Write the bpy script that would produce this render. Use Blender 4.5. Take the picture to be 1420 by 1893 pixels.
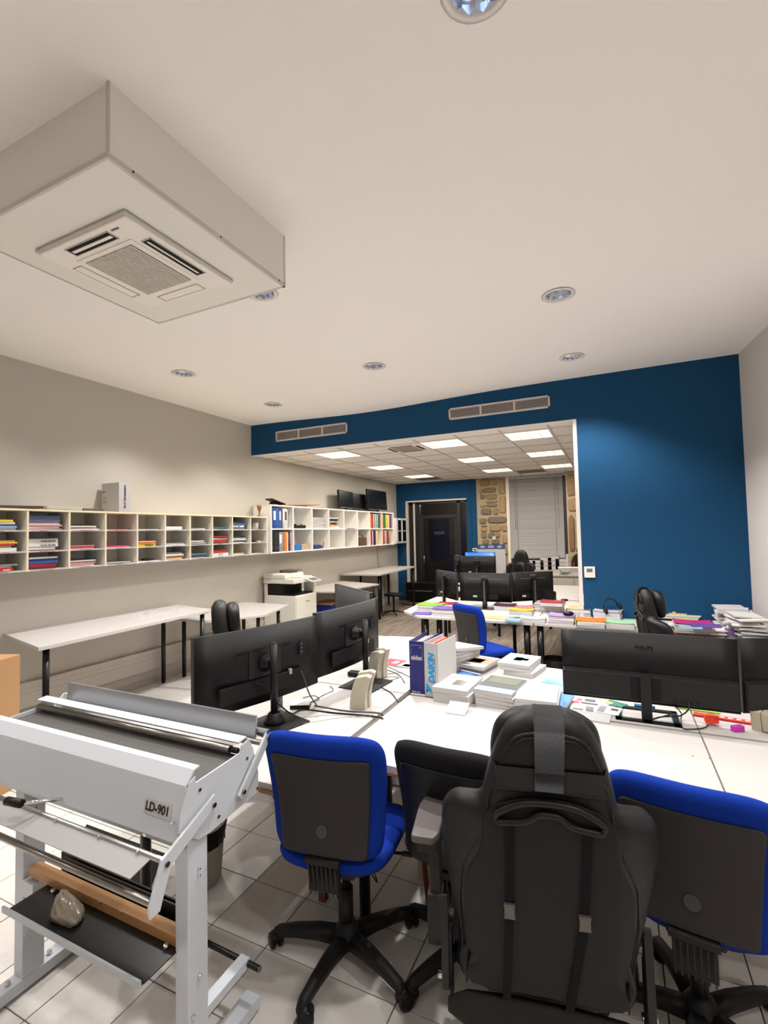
import bpy, bmesh, math, random
from mathutils import Vector, Matrix
random.seed(7)
for o in list(bpy.data.objects): bpy.data.objects.remove(o)
S = bpy.context.scene
COL = S.collection
PI = math.pi
R = math.radians

# ------------------------------------------------------------------ camera
F_PX, CX, CY, CAM_H = 891.9, 710.0, 946.5, 1.73
yaw, pit, rol = R(-25.36), R(2.516), R(-1.262)
cf = Vector((math.sin(yaw)*math.cos(pit), math.cos(yaw)*math.cos(pit), math.sin(pit)))
cr0 = Vector((math.cos(yaw), -math.sin(yaw), 0)); cu0 = cr0.cross(cf)
cr = cr0*math.cos(rol) + cu0*math.sin(rol); cu = -cr0*math.sin(rol) + cu0*math.cos(rol)
cam_d = bpy.data.cameras.new('camera'); cam = bpy.data.objects.new('camera', cam_d); COL.objects.link(cam)
cam.matrix_world = Matrix(((cr.x, cu.x, -cf.x, 0), (cr.y, cu.y, -cf.y, 0), (cr.z, cu.z, -cf.z, CAM_H), (0, 0, 0, 1)))
cam_d.sensor_fit = 'VERTICAL'; cam_d.sensor_height = 36; cam_d.lens = 36*F_PX/1893
cam_d.clip_start = .05; cam_d.clip_end = 100
S.camera = cam

def at(x, y, Z):
    """where the line of sight of photo pixel (x, y) meets the height Z"""
    v = cr*(x-CX) - cu*(y-CY) + cf*F_PX
    t = (Z-CAM_H)/v.z
    return Vector((v.x*t, v.y*t, Z))

# ------------------------------------------------------------------ world, exposure
w = bpy.data.worlds.new('world'); S.world = w; w.use_nodes = True
w.node_tree.nodes['Background'].inputs[0].default_value = (.02, .022, .03, 1)
w.node_tree.nodes['Background'].inputs[1].default_value = .5
S.view_settings.view_transform = 'Standard'; S.view_settings.look = 'None'
S.view_settings.exposure = 0.12; S.view_settings.gamma = 1.0; S.view_settings.use_curve_mapping = False

SPOT_W = 122.0          # one ceiling downlight
PANEL_W = 22.0          # one ceiling panel of the far room
LAMP_COL = (1.0, .975, .955)

# ------------------------------------------------------------------ materials
def lin(c):
    out = []
    for v in c:
        v = v/255.0
        out.append(v/12.92 if v <= .04045 else ((v+.055)/1.055)**2.4)
    return (out[0], out[1], out[2], 1)
MATS = {}
def mat(name, col=(200, 200, 200), rough=.5, metal=0, bump=0, scale=200, vary=0, emit=0, spec=.5, trans=0, alpha=1, coat=0):
    if name in MATS: return MATS[name]
    m = bpy.data.materials.new(name); m.use_nodes = True; nt = m.node_tree; b = nt.nodes['Principled BSDF']
    c = lin(col); b.inputs['Base Color'].default_value = c; b.inputs['Roughness'].default_value = rough
    b.inputs['Metallic'].default_value = metal; b.inputs['Specular IOR Level'].default_value = spec
    b.inputs['Coat Weight'].default_value = coat
    if trans: b.inputs['Transmission Weight'].default_value = trans
    if alpha < 1: b.inputs['Alpha'].default_value = alpha
    if emit:
        b.inputs['Emission Color'].default_value = c; b.inputs['Emission Strength'].default_value = emit
    if bump or vary:
        tc = nt.nodes.new('ShaderNodeTexCoord'); n = nt.nodes.new('ShaderNodeTexNoise')
        n.inputs['Scale'].default_value = scale; n.inputs['Detail'].default_value = 4
        nt.links.new(tc.outputs['Object'], n.inputs['Vector'])
        if bump:
            bp = nt.nodes.new('ShaderNodeBump'); bp.inputs['Strength'].default_value = bump; bp.inputs['Distance'].default_value = .004
            nt.links.new(n.outputs['Fac'], bp.inputs['Height']); nt.links.new(bp.outputs['Normal'], b.inputs['Normal'])
        if vary:
            mx = nt.nodes.new('ShaderNodeMixRGB'); mx.blend_type = 'MULTIPLY'; mx.inputs[0].default_value = vary
            mx.inputs[1].default_value = c
            cr_ = nt.nodes.new('ShaderNodeValToRGB'); cr_.color_ramp.elements[0].position = .35; cr_.color_ramp.elements[0].color = (.45, .42, .4, 1)
            cr_.color_ramp.elements[1].position = .65; cr_.color_ramp.elements[1].color = (1, 1, 1, 1)
            nt.links.new(n.outputs['Fac'], cr_.inputs[0]); nt.links.new(cr_.outputs[0], mx.inputs[2]); nt.links.new(mx.outputs[0], b.inputs['Base Color'])
    MATS[name] = m; return m

def wood_mat(name, c1, c2, scale=(30, 1.5, 30), rough=.45):
    m = bpy.data.materials.new(name); m.use_nodes = True; nt = m.node_tree; b = nt.nodes['Principled BSDF']
    tc = nt.nodes.new('ShaderNodeTexCoord'); mp = nt.nodes.new('ShaderNodeMapping'); mp.inputs['Scale'].default_value = scale
    oi = nt.nodes.new('ShaderNodeObjectInfo'); ad = nt.nodes.new('ShaderNodeVectorMath'); ad.operation = 'ADD'
    sc = nt.nodes.new('ShaderNodeVectorMath'); sc.operation = 'SCALE'; sc.inputs[3].default_value = 40
    cb = nt.nodes.new('ShaderNodeCombineXYZ')
    nt.links.new(oi.outputs['Random'], cb.inputs[0]); nt.links.new(oi.outputs['Random'], cb.inputs[1]); nt.links.new(cb.outputs[0], sc.inputs[0])
    nt.links.new(tc.outputs['Object'], ad.inputs[0]); nt.links.new(sc.outputs[0], ad.inputs[1]); nt.links.new(ad.outputs[0], mp.inputs['Vector'])
    n = nt.nodes.new('ShaderNodeTexNoise'); n.inputs['Scale'].default_value = 1; n.inputs['Detail'].default_value = 5
    nt.links.new(mp.outputs[0], n.inputs['Vector'])
    r_ = nt.nodes.new('ShaderNodeValToRGB'); r_.color_ramp.elements[0].position = .35; r_.color_ramp.elements[0].color = lin(c1)
    r_.color_ramp.elements[1].position = .65; r_.color_ramp.elements[1].color = lin(c2)
    nt.links.new(n.outputs['Fac'], r_.inputs[0]); nt.links.new(r_.outputs[0], b.inputs['Base Color']); b.inputs['Roughness'].default_value = rough
    return m

M_ceil = mat('ceiling_paint', (241, 237, 231), .9, bump=.12, scale=60)
M_wall = mat('wall_paint_greige', (192, 186, 175), .9, bump=.35, scale=160)
M_wallw = mat('wall_paint_pale', (212, 206, 200), .9, bump=.3, scale=160)
M_blue = mat('wall_paint_blue', (5, 66, 104), .75, bump=.4, scale=140, spec=.3)
M_tile = mat('tile_ceramic', (208, 203, 197), .32, bump=.02, scale=30, vary=.08)
M_grout = mat('grout', (60, 54, 50), .95)
M_subfl = mat('subfloor', (50, 45, 42), .9)
M_plank = wood_mat('grey_wood_plank', (98, 86, 76), (152, 140, 128), scale=(40, 1.6, 40), rough=.42)
M_ctile = mat('ceiling_tile', (232, 226, 218), .95, bump=.3, scale=300)
M_grid = mat('ceiling_grid', (196, 190, 182), .6)
M_white = mat('white_laminate', (184, 179, 175), .4, spec=.3)
M_edge = mat('white_edge', (214, 210, 205), .5)
M_chip = mat('chipboard_edge', (150, 110, 68), .8, bump=.3)
M_birch = mat('birch_edge', (236, 222, 188), .5)
M_shelf = mat('shelf_melamine', (224, 219, 210), .5)
M_shelfw = mat('shelf_white', (240, 237, 231), .5)
M_black = mat('black_plastic', (14, 14, 14), .42, spec=.3)
M_blackm = mat('black_plastic_matte', (22, 21, 21), .55, bump=.15, scale=500, spec=.3)
M_mon = mat('monitor_back', (18, 17, 17), .5, bump=.08, scale=700, spec=.22)
M_mon2 = mat('monitor_back_ridge', (26, 25, 25), .42, spec=.3)
M_scr = mat('screen_glass', (14, 15, 17), .25)
M_scrg = mat('screen_grey', (40, 42, 44), .5)
M_metalb = mat('black_metal_leg', (14, 14, 15), .28, metal=.3)
M_alu = mat('aluminium', (178, 178, 178), .3, metal=1)
M_alub = mat('brushed_aluminium', (150, 150, 150), .38, metal=.9, bump=.1, scale=90)
M_steel = mat('steel_rod', (150, 146, 140), .28, metal=1)
M_chrome = mat('chrome', (225, 228, 235), .08, metal=1)
M_mwhite = mat('machine_white', (198, 202, 208), .38)
M_mgrey = mat('machine_grey', (176, 180, 184), .4, metal=.25)
M_belt = mat('machine_belt', (74, 71, 68), .65, bump=.1, scale=400)
M_fblue = mat('blue_fabric', (6, 46, 142), .95, bump=.5, scale=900, spec=.2)
M_shell = mat('chair_shell', (44, 40, 39), .62, bump=.15, scale=600, spec=.3)
M_fblack = mat('black_fabric', (26, 25, 27), .95, bump=.5, scale=900, spec=.2)
M_leath = mat('black_leather', (12, 11, 12), .42, bump=.25, scale=350, spec=.3)
M_leathg = mat('charcoal_leather', (27, 25, 24), .6, bump=.3, scale=350, spec=.22)
M_strap = mat('webbing_strap', (20, 20, 26), .9)
M_buckle = mat('buckle', (92, 84, 80), .4)
M_paper = mat('paper', (188, 186, 184), .85)
M_paperg = mat('paper_edge', (186, 182, 178), .9)
M_card = mat('cardboard', (168, 128, 88), .85, bump=.2)
M_beech = wood_mat('beech', (176, 128, 82), (200, 152, 102), scale=(1.5, 40, 40), rough=.5)
M_duct = mat('ac_casing', (226, 224, 214), .5)
M_acpan = mat('ac_panel', (234, 228, 220), .5)
M_acgril = mat('ac_grille', (150, 141, 130), .6)
M_dark = mat('dark_void', (6, 6, 7), .9)
M_vent = mat('vent_frame', (206, 198, 194), .5, metal=.2)
M_lampw = mat('lamp_rim', (226, 220, 214), .4)
M_refl = mat('lamp_reflector', (215, 222, 235), .12, metal=1)
M_bulb = mat('lamp_bulb', (190, 215, 255), .3, emit=1.2)
M_panel = mat('light_panel', (255, 248, 236), .5, emit=5)
M_louv = mat('louvre', (225, 220, 210), .3, metal=.3)
M_mortar = mat('mortar', (176, 160, 132), .95, bump=.8, scale=40, vary=.3)
M_frame = mat('door_frame_dark', (26, 26, 28), .4)
M_cream = mat('cream_frame', (214, 205, 194), .6)
M_blind = mat('blind_slat', (172, 168, 166), .45, metal=.2)
M_beige = mat('beige_plastic', (188, 180, 158), .55, bump=.1, scale=500)
M_copier = mat('copier_white', (218, 214, 204), .5)
M_glass = mat('door_glass', (16, 18, 22), .05, alpha=.14)
M_text = mat('ink_black', (16, 16, 18), .7)
M_tgrey = mat('ink_grey', (90, 90, 92), .6)
M_ndark = mat('night_room', (24, 22, 24), .9)

def cmat(c, rough=.6):
    return mat('paint_%d_%d_%d' % tuple(c), c, rough)

# ------------------------------------------------------------------ mesh helpers
def I4(): return Matrix.Identity(4)
def T(x, y, z): return Matrix.Translation((x, y, z))
def RZ(a): return Matrix.Rotation(a, 4, 'Z')
def RX(a): return Matrix.Rotation(a, 4, 'X')
def RY(a): return Matrix.Rotation(a, 4, 'Y')
class MB:
    def __init__(s): s.bm = bmesh.new(); s.smooth = False
    def box(s, c, d, m=None, bev=0, seg=2, mi=0):
        """box centred at c with full sizes d"""
        r = bmesh.ops.create_cube(s.bm, size=1)['verts']
        bmesh.ops.scale(s.bm, verts=r, vec=d); bmesh.ops.translate(s.bm, verts=r, vec=c)
        if bev:
            es = list({e for v in r for e in v.link_edges})
            rb = bmesh.ops.bevel(s.bm, geom=es, offset=bev, segments=seg, affect='EDGES', profile=.5)
            r = list({v for f in rb['faces'] for v in f.verts} | {v for v in r if v.is_valid})
        fs = {f for v in r for f in v.link_faces}
        for f in fs: f.material_index = mi
        if m is not None: bmesh.ops.transform(s.bm, matrix=m, verts=r)
        return r
    def bb(s, x0, x1, y0, y1, z0, z1, bev=0, mi=0, m=None):
        return s.box(((x0+x1)/2, (y0+y1)/2, (z0+z1)/2), (abs(x1-x0), abs(y1-y0), abs(z1-z0)), m, bev, 2, mi)
    def cyl(s, p0, p1, r0, r1=None, n=16, mi=0, caps=True):
        if r1 is None: r1 = r0
        p0 = Vector(p0); p1 = Vector(p1); d = p1-p0
        q = Vector((0, 0, 1)).rotation_difference(d.normalized()).to_matrix().to_4x4()
        r = bmesh.ops.create_cone(s.bm, cap_ends=caps, segments=n, radius1=r0, radius2=r1, depth=d.length, matrix=Matrix.Translation((p0+p1)/2) @ q)['verts']
        for f in {f for v in r for f in v.link_faces}:
            f.material_index = mi
            if len(f.verts) == 4: f.smooth = True
        return r
    def sph(s, c, r, sc=(1, 1, 1), n=14, mi=0, m=None):
        v = bmesh.ops.create_uvsphere(s.bm, u_segments=n, v_segments=max(6, n//2), radius=r)['verts']
        bmesh.ops.scale(s.bm, verts=v, vec=sc); bmesh.ops.translate(s.bm, verts=v, vec=c)
        for f in {f for x in v for f in x.link_faces}: f.smooth = True; f.material_index = mi
        if m is not None: bmesh.ops.transform(s.bm, matrix=m, verts=v)
        return v
    def lathe(s, prof, m=None, n=24, mi=0, caps=True):
        rings = []
        for (r, z) in prof:
            rings.append([s.bm.verts.new((r*math.cos(2*PI*k/n), r*math.sin(2*PI*k/n), z)) for k in range(n)])
        for a, b in zip(rings, rings[1:]):
            for k in range(n):
                f = s.bm.faces.new((a[k], a[(k+1) % n], b[(k+1) % n], b[k])); f.smooth = True; f.material_index = mi
        for rg, fl in ((rings[0], True), (rings[-1], False)):
            if caps and prof[0 if fl else -1][0] > 1e-4:
                f = s.bm.faces.new(list(reversed(rg)) if fl else rg); f.material_index = mi
        vs = [v for g in rings for v in g]
        if m is not None: bmesh.ops.transform(s.bm, matrix=m, verts=vs)
        return vs
    def prism(s, pts, t, m=None, mi=0, bev=0):
        """polygon pts in local xy, extruded 0..t along z"""
        a = [s.bm.verts.new((p[0], p[1], 0)) for p in pts]; b = [s.bm.verts.new((p[0], p[1], t)) for p in pts]
        n = len(pts); fs = [s.bm.faces.new(list(reversed(a))), s.bm.faces.new(b)]
        for k in range(n): fs.append(s.bm.faces.new((a[k], a[(k+1) % n], b[(k+1) % n], b[k])))
        vs = a+b
        if bev:
            rb = bmesh.ops.bevel(s.bm, geom=list({e for v in vs for e in v.link_edges}), offset=bev, segments=2, affect='EDGES', profile=.5)
            vs = list({v for f in rb['faces'] for v in f.verts} | {v for v in vs if v.is_valid}); fs = {f for v in vs for f in v.link_faces}
        for f in fs: f.material_index = mi
        if m is not None: bmesh.ops.transform(s.bm, matrix=m, verts=vs)
        return vs
    def tube(s, pts, r, n=8, mi=0, flat=1.0):
        pts = [Vector(p) for p in pts]; rings = []
        rr = r if isinstance(r, (list, tuple)) else [r]*len(pts)
        for i, p in enumerate(pts):
            d = (pts[min(i+1, len(pts)-1)]-pts[max(i-1, 0)]).normalized()
            up = Vector((0, 0, 1)) if abs(d.z) < .95 else Vector((0, 1, 0))
            a = d.cross(up).normalized(); b = a.cross(d).normalized()
            rings.append([s.bm.verts.new(p + a*rr[i]*math.cos(2*PI*k/n) + b*rr[i]*flat*math.sin(2*PI*k/n)) for k in range(n)])
        for a, b in zip(rings, rings[1:]):
            for k in range(n):
                f = s.bm.faces.new((a[k], a[(k+1) % n], b[(k+1) % n], b[k])); f.smooth = True; f.material_index = mi
        s.bm.faces.new(list(reversed(rings[0]))).material_index = mi; s.bm.faces.new(rings[-1]).material_index = mi
        return [v for g in rings for v in g]
    def pad(s, outline, t, fn=None, dome=.0, mi=0, edge=.12):
        """soft cushion: outline in (u, v), thickness t along w; fn maps (u, v, w) to a place"""
        n = len(outline); cu_ = sum(p[0] for p in outline)/n; cv = sum(p[1] for p in outline)/n
        prof = [(1-edge, .5), (1-edge*.45, .42), (1-edge*.12, .25), (1, 0), (1-edge*.12, -.25), (1-edge*.45, -.42), (1-edge, -.5)]
        inner = [.88, .76, .64, .52, .4, .28, .14]
        rings = []
        def ring(k, w):
            out = []
            for (u, v) in outline:
                p = (cu_+(u-cu_)*k, cv+(v-cv)*k, w); out.append(s.bm.verts.new(fn(*p) if fn else p))
            return out
        seq = [(k*(1-edge), .5+dome*(1-k*k)) for k in reversed(inner)] + prof + [(k*(1-edge), -.5-dome*(1-k*k)*.0) for k in inner]
        for k, w in seq: rings.append(ring(k, w*t))
        for a, b in zip(rings, rings[1:]):
            for k in range(n):
                f = s.bm.faces.new((a[k], b[k], b[(k+1) % n], a[(k+1) % n])); f.smooth = True; f.material_index = mi
        for rg, w, rev in ((rings[0], (.5+dome)*t, False), (rings[-1], -.5*t, True)):
            c = s.bm.verts.new(fn(cu_, cv, w) if fn else (cu_, cv, w))
            for k in range(n):
                f = s.bm.faces.new((c, rg[k], rg[(k+1) % n])); f.smooth = True; f.material_index = mi
        return [v for g in rings for v in g]
    def build(s, name, mats, parent=None, loc=None, rot=None, m=None):
        bmesh.ops.recalc_face_normals(s.bm, faces=s.bm.faces)
        me = bpy.data.meshes.new(name); s.bm.to_mesh(me); s.bm.free()
        if not isinstance(mats, (list, tuple)): mats = [mats]
        for x in mats: me.materials.append(x)
        return link(name, me, parent, loc, rot, m)
def link(name, me, parent=None, loc=None, rot=None, m=None):
    o = bpy.data.objects.new(name, me); COL.objects.link(o)
    if parent is not None: o.parent = parent
    if m is not None: o.matrix_local = m
    if loc is not None: o.location = loc
    if rot is not None: o.rotation_euler = rot
    return o
def tag(o, label=None, cat=None, group=None, kind=None):
    if label: o['label'] = label
    if cat: o['category'] = cat
    if group: o['group'] = group
    if kind: o['kind'] = kind
    return o
def empty(name, label, cat, loc=(0, 0, 0), rz=0, group=None):
    o = bpy.data.objects.new(name, None); COL.objects.link(o); o.location = loc; o.rotation_euler = (0, 0, rz); o.empty_display_size = .05
    return tag(o, label, cat, group)
def copy_tree(o, parent=None):
    kids = [c for c in COL.objects if c.parent == o]
    c = o.copy(); COL.objects.link(c)
    if parent is not None: c.parent = parent
    for ch in kids: copy_tree(ch, c)
    return c
def struct(o): o['kind'] = 'structure'; return o
def spline(pts, n=6, closed=True):
    out = []; N = len(pts); P = [Vector((p[0], p[1], p[2] if len(p) > 2 else 0)) for p in pts]
    rng = range(N) if closed else range(N-1)
    for i in rng:
        if closed: p0, p1, p2, p3 = P[i-1], P[i], P[(i+1) % N], P[(i+2) % N]
        else: p0, p1, p2, p3 = P[max(i-1, 0)], P[i], P[i+1], P[min(i+2, N-1)]
        for k in range(n):
            t = k/n
            out.append(.5*((2*p1)+(p2-p0)*t+(2*p0-5*p1+4*p2-p3)*t*t+(3*p1-p0-3*p2+p3)*t*t*t))
    if not closed: out.append(P[-1])
    return out
def sp2(pts, n=6): return [(p.x, p.y) for p in spline(pts, n)]
def rrect(w, h, r, n=5, cx=0, cy=0):
    out = []
    for (sx, sy, a0) in ((1, 1, 0), (-1, 1, 90), (-1, -1, 180), (1, -1, 270)):
        for k in range(n+1):
            a = R(a0+90*k/n); out.append((cx+sx*(w/2-r)+r*math.cos(a), cy+sy*(h/2-r)+r*math.sin(a)))
    return out
def mirror(half): return list(half) + [(-u, v) for u, v in reversed(half) if abs(u) > 1e-5]
DG = None
def text(body, size, material, parent, m, name='lettering', bold=0, ext=.0008, ax='CENTER', xs=1.0, shear=0):
    cu_ = bpy.data.curves.new('t', 'FONT'); cu_.body = body; cu_.size = size; cu_.extrude = ext; cu_.offset = bold; cu_.align_x = ax; cu_.align_y = 'CENTER'
    cu_.resolution_u = 3; cu_.shear = shear
    t = bpy.data.objects.new('t', cu_); COL.objects.link(t)
    dg = bpy.context.evaluated_depsgraph_get(); dg.update()
    me = bpy.data.meshes.new_from_object(t.evaluated_get(dg)); bpy.data.objects.remove(t)
    me.materials.clear(); me.materials.append(material); me.name = name
    o = bpy.data.objects.new(name, me); COL.objects.link(o)
    if parent is not None: o.parent = parent
    o.matrix_local = m @ Matrix.Diagonal((xs, 1, 1, 1))
    return o
# orientation of lettering: columns = reading direction, up direction, outward normal
def face(right, up, pos):
    r_ = Vector(right).normalized(); u_ = Vector(up).normalized(); n_ = r_.cross(u_)
    return Matrix(((r_.x, u_.x, n_.x, pos[0]), (r_.y, u_.y, n_.y, pos[1]), (r_.z, u_.z, n_.z, pos[2]), (0, 0, 0, 1)))
# ================================================================== ROOM SHELL
WX = -5.06; BY = 5.884; FY = 11.44; CZ = 3.46; DZ = 2.985
BACKY = -1.6
def wallx(y): return 1.21 + (BY-y)*.1        # the right wall runs slightly askew
b = MB(); b.bb(WX-.15, WX, BACKY-.15, FY, 0, CZ+.2); struct(b.build('wall_left', M_wall))
b = MB(); b.bb(WX-.15, 2.2, BACKY-.15, BACKY, 0, CZ+.2); struct(b.build('wall_back', M_wallw))
b = MB(); b.prism([(wallx(BY+.15), BY+.15), (wallx(BACKY-.1), BACKY-.1), (wallx(BACKY-.1)+.15, BACKY-.1), (wallx(BY)+.15, BY+.15)], CZ+.2); struct(b.build('wall_right', M_wallw))
# gently sagging painted ceiling with round holes for the recessed lamps
HOLES = [(-.325, 1.452), (-.30, 3.72), (-.31, 5.14), (-2.17, 4.42), (-4.03, 3.64), (-3.98, 5.07), (-2.2, 2.68)]
def dip(x, y): return .055*math.exp(-((x+3.0)/1.3)**2)*max(0, (y-4.4)/1.5)**2
def lines(a, c, n, vals):
    iv = []
    for v in sorted(vals):
        if iv and v-.16 < iv[-1][1]: iv[-1][1] = v+.16
        else: iv.append([v-.16, v+.16])
    out = [a+(c-a)*i/n for i in range(n+1)]
    out = [v for v in out if not any(p-.03 < v < q+.03 for p, q in iv)] + [v for p in iv for v in p]
    return sorted(out)
xs = lines(WX-.02, 2.1, 26, [h[0] for h in HOLES]); ys = lines(BACKY-.05, BY+.05, 26, [h[1] for h in HOLES])
b = MB(); vs = {(i, j): b.bm.verts.new((x, y, CZ-dip(x, y))) for i, x in enumerate(xs) for j, y in enumerate(ys)}
for i in range(len(xs)-1):
    for j in range(len(ys)-1):
        h = [p for p in HOLES if xs[i] < p[0] < xs[i+1] and ys[j] < p[1] < ys[j+1]]
        if not h:
            b.bm.faces.new((vs[i, j], vs[i, j+1], vs[i+1, j+1], vs[i+1, j])).smooth = True; continue
        hx_, hy_ = h[0]; x0, x1, y0, y1 = xs[i], xs[i+1], ys[j], ys[j+1]
        angs = sorted([2*PI*k/32-PI+.01 for k in range(32)] + [math.atan2(v-hy_, u-hx_) for u in (x0, x1) for v in (y0, y1)])
        def zz(u, v):
            s_, t_ = (u-x0)/(x1-x0), (v-y0)/(y1-y0)
            return CZ-((dip(x0, y0)*(1-s_)+dip(x1, y0)*s_)*(1-t_)+(dip(x0, y1)*(1-s_)+dip(x1, y1)*s_)*t_)
        o_, c_ = [], []
        for a_ in angs:
            ca, sa = math.cos(a_), math.sin(a_)
            t_ = min((x1-hx_)/ca if ca > 1e-9 else (x0-hx_)/ca if ca < -1e-9 else 9, (y1-hy_)/sa if sa > 1e-9 else (y0-hy_)/sa if sa < -1e-9 else 9)
            u, v = hx_+ca*t_, hy_+sa*t_; o_.append(b.bm.verts.new((u, v, zz(u, v))))
            u, v = hx_+ca*.1, hy_+sa*.1; c_.append(b.bm.verts.new((u, v, zz(u, v))))
        for k in range(len(angs)):
            k2 = (k+1) % len(angs); b.bm.faces.new((o_[k], o_[k2], c_[k2], c_[k])).smooth = True
ce = struct(b.build('ceiling', M_ceil))
b = MB(); b.bb(WX-.15, 2.3, BACKY-.15, BY+.1, CZ+.14, CZ+.2); struct(b.build('ceiling_2', M_ceil))
# blue partition wall with its wide opening
b = MB(); b.bb(-.335, wallx(BY)+.05, BY, BY+.12, 0, CZ+.1); b.bb(WX, -.335, BY, BY+.12, DZ, CZ+.1)
wf = struct(b.build('wall_front', M_blue))
b = MB(); b.bb(-.375, -.334, BY-.004, BY+.14, 0, DZ, bev=.002); b.bb(-.378, -.330, BY-.006, BY+.15, .87, 1.0, bev=.002)
struct(b.build('trim_1', M_cream))
b = MB(); b.bb(WX, -.375, BY+.0, BY+.12, DZ-.004, DZ-.0005); struct(b.build('trim_2', M_ctile))
# far room
b = MB(); b.bb(WX, -4.76, FY, FY+.2, 0, DZ+.3); b.bb(-4.76, -3.2, FY, FY+.2, 2.5, DZ+.3); b.bb(-3.2, -2.95, FY, FY+.2, 0, DZ+.3)
b.bb(-3.10, -3.075, FY-.012, FY, 0, DZ, bev=.003); b.bb(-2.965, -2.95, FY-.012, FY, 0, DZ)
struct(b.build('wall_far', M_blue))
b = MB(); b.bb(2.0, 2.15, BY, FY+.2, 0, DZ+.3); struct(b.build('wall_far_right', M_wallw))
b = MB(); b.bb(-4.80, -4.745, FY-.015, FY+.2, 0, 2.54); b.bb(-4.745, -3.2, FY-.015, FY+.2, 2.5, 2.54)
struct(b.build('trim_3', M_cream))
# stone wall around the window
b = MB(); b.bb(-2.95, -2.235, FY, FY+.35, 0, DZ+.3); b.bb(-.90, 2.0, FY-.25, FY+.35, 0, DZ+.3); b.bb(-2.235, -.9, FY, FY+.35, 0, .85)
ws = struct(b.build('wall_far_stone', M_mortar))
stone_rects = [(175,152,300,240),(305,160,385,240),(175,270,212,330),(218,258,372,325),(180,338,238,395),(245,335,385,402),(238,412,385,445),
 (180,462,242,490),(250,455,385,492),(180,505,315,585),(330,505,390,590),(400,160,475,360),(402,365,478,585),(165,618,245,692),(252,605,490,690),
 (182,702,255,722),(272,702,425,785),(180,728,250,785),(180,795,245,858),(262,792,340,858),(350,795,402,855),(430,700,492,790),(428,800,492,935),(190,872,268,935),(300,872,395,935),
 (175,960,300,1030),(310,960,420,1040),(430,950,492,1060),(180,1050,300,1120),(310,1055,420,1130),(180,1140,260,1220),(280,1140,400,1210)]
scol = [(148, 124, 92), (134, 116, 92), (160, 134, 98), (122, 110, 94), (140, 106, 78), (166, 140, 100)]
smats = [mat('stone_%s' % n_, c, .9, bump=.9, scale=25, vary=.45) for n_, c in zip(('ochre', 'tan', 'sand', 'grey', 'rust', 'pale'), scol)]
def stone(x0, x1, z0, z1, y, mi, th=.04):
    n = 12; pts = []
    for k in range(n):
        a = 2*PI*k/n; c, s_ = math.cos(a), math.sin(a); e = .45
        u = math.copysign(abs(c)**e, c)*random.uniform(.9, 1.0); v = math.copysign(abs(s_)**e, s_)*random.uniform(.88, 1.0)
        pts.append(((x0+x1)/2+u*(x1-x0)/2, (z0+z1)/2+v*(z1-z0)/2))
    b = MB(); rings = []
    cx_, cz_ = (x0+x1)/2, (z0+z1)/2
    for k, d in ((1.02, -.01), (.97, th*.6), (.82, th), (.4, th*random.uniform(1.0, 1.2))):
        rings.append([b.bm.verts.new((cx_+(p[0]-cx_)*k, y-d, cz_+(p[1]-cz_)*k)) for p in pts])
    for a_, c_ in zip(rings, rings[1:]):
        for k in range(n): b.bm.faces.new((a_[k], a_[(k+1) % n], c_[(k+1) % n], c_[k]))
    b.bm.faces.new(rings[-1])
    return b.build('stone', smats[mi], ws)
for i, (a, c, d, e) in enumerate(stone_rects):
    stone(-2.94+(a-140)*.00203, -2.94+(d-140)*.00203, 2.98-(e-150)*.002, 2.98-(c-150)*.002, FY, [0, 1, 2, 3, 5][i*7 % 5] if i != 3 else 4)
for z0, z1, x0, x1, k in ((2.42,2.95,-.88,-.70,0),(2.10,2.40,-.88,-.60,2),(1.72,2.08,-.72,-.55,3),(1.2,2.06,-.88,-.75,4),(1.25,1.68,-.72,-.5,1),(.9,1.18,-.88,-.6,0),(2.42,2.95,-.68,-.4,2),(2.05,2.4,-.58,-.3,1)):
    stone(x0, x1, z0, z1, FY-.25, k)
# door opening in the far wall: dark framed glazing with a lobby behind
d = MB()
Y = FY+.06
for x0, x1, z0, z1 in ((-4.745,-4.62,0,2.5),(-4.50,-4.44,0,2.5),(-3.46,-3.38,0,2.5),(-3.25,-3.2,0,2.5),(-4.745,-3.2,2.44,2.5),(-4.44,-3.46,2.08,2.16),(-4.44,-4.36,0,2.1),(-3.54,-3.46,0,2.1),(-4.44,-3.46,0,.12)):
    d.bb(x0, x1, Y, Y+.05, z0, z1, bev=.003)
dr = struct(d.build('door_1', M_frame))
d = MB(); d.bb(-4.60, -4.57, FY+.0, FY+.05, 0, 2.47); d.build('door_stop', M_cream, dr)
for x0, x1, z0, z1 in ((-4.36,-3.54,.12,2.08),(-4.44,-3.46,2.16,2.44),(-4.62,-4.50,0,2.44),(-3.38,-3.25,0,2.44)):
    d = MB(); d.bb(x0, x1, Y+.02, Y+.028, z0, z1); d.build('glass_pane', M_glass, dr)
d = MB(); d.cyl((-4.34, Y-.03, .95), (-4.34, Y-.03, 1.15), .009); d.cyl((-4.34, Y-.03, .97), (-4.34, Y, .97), .007); d.cyl((-4.34, Y-.03, 1.13), (-4.34, Y, 1.13), .007); d.build('door_handle', M_alu, dr)
b = MB(); b.bb(-5.3, -5.2, FY+.2, FY+2.6, 0, 2.9); b.bb(-5.3, -2.4, FY+2.5, FY+2.6, 0, 2.9); b.bb(-2.5, -2.4, FY+.35, FY+2.6, 0, 2.9)
struct(b.build('wall_lobby', mat('lobby_wall', (60, 54, 52), .9)))
b = MB(); b.bb(-5.3, -2.4, FY+.2, FY+2.6, 2.75, 2.8); struct(b.build('ceiling_lobby', mat('lobby_ceiling', (130, 118, 108), .9)))
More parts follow.
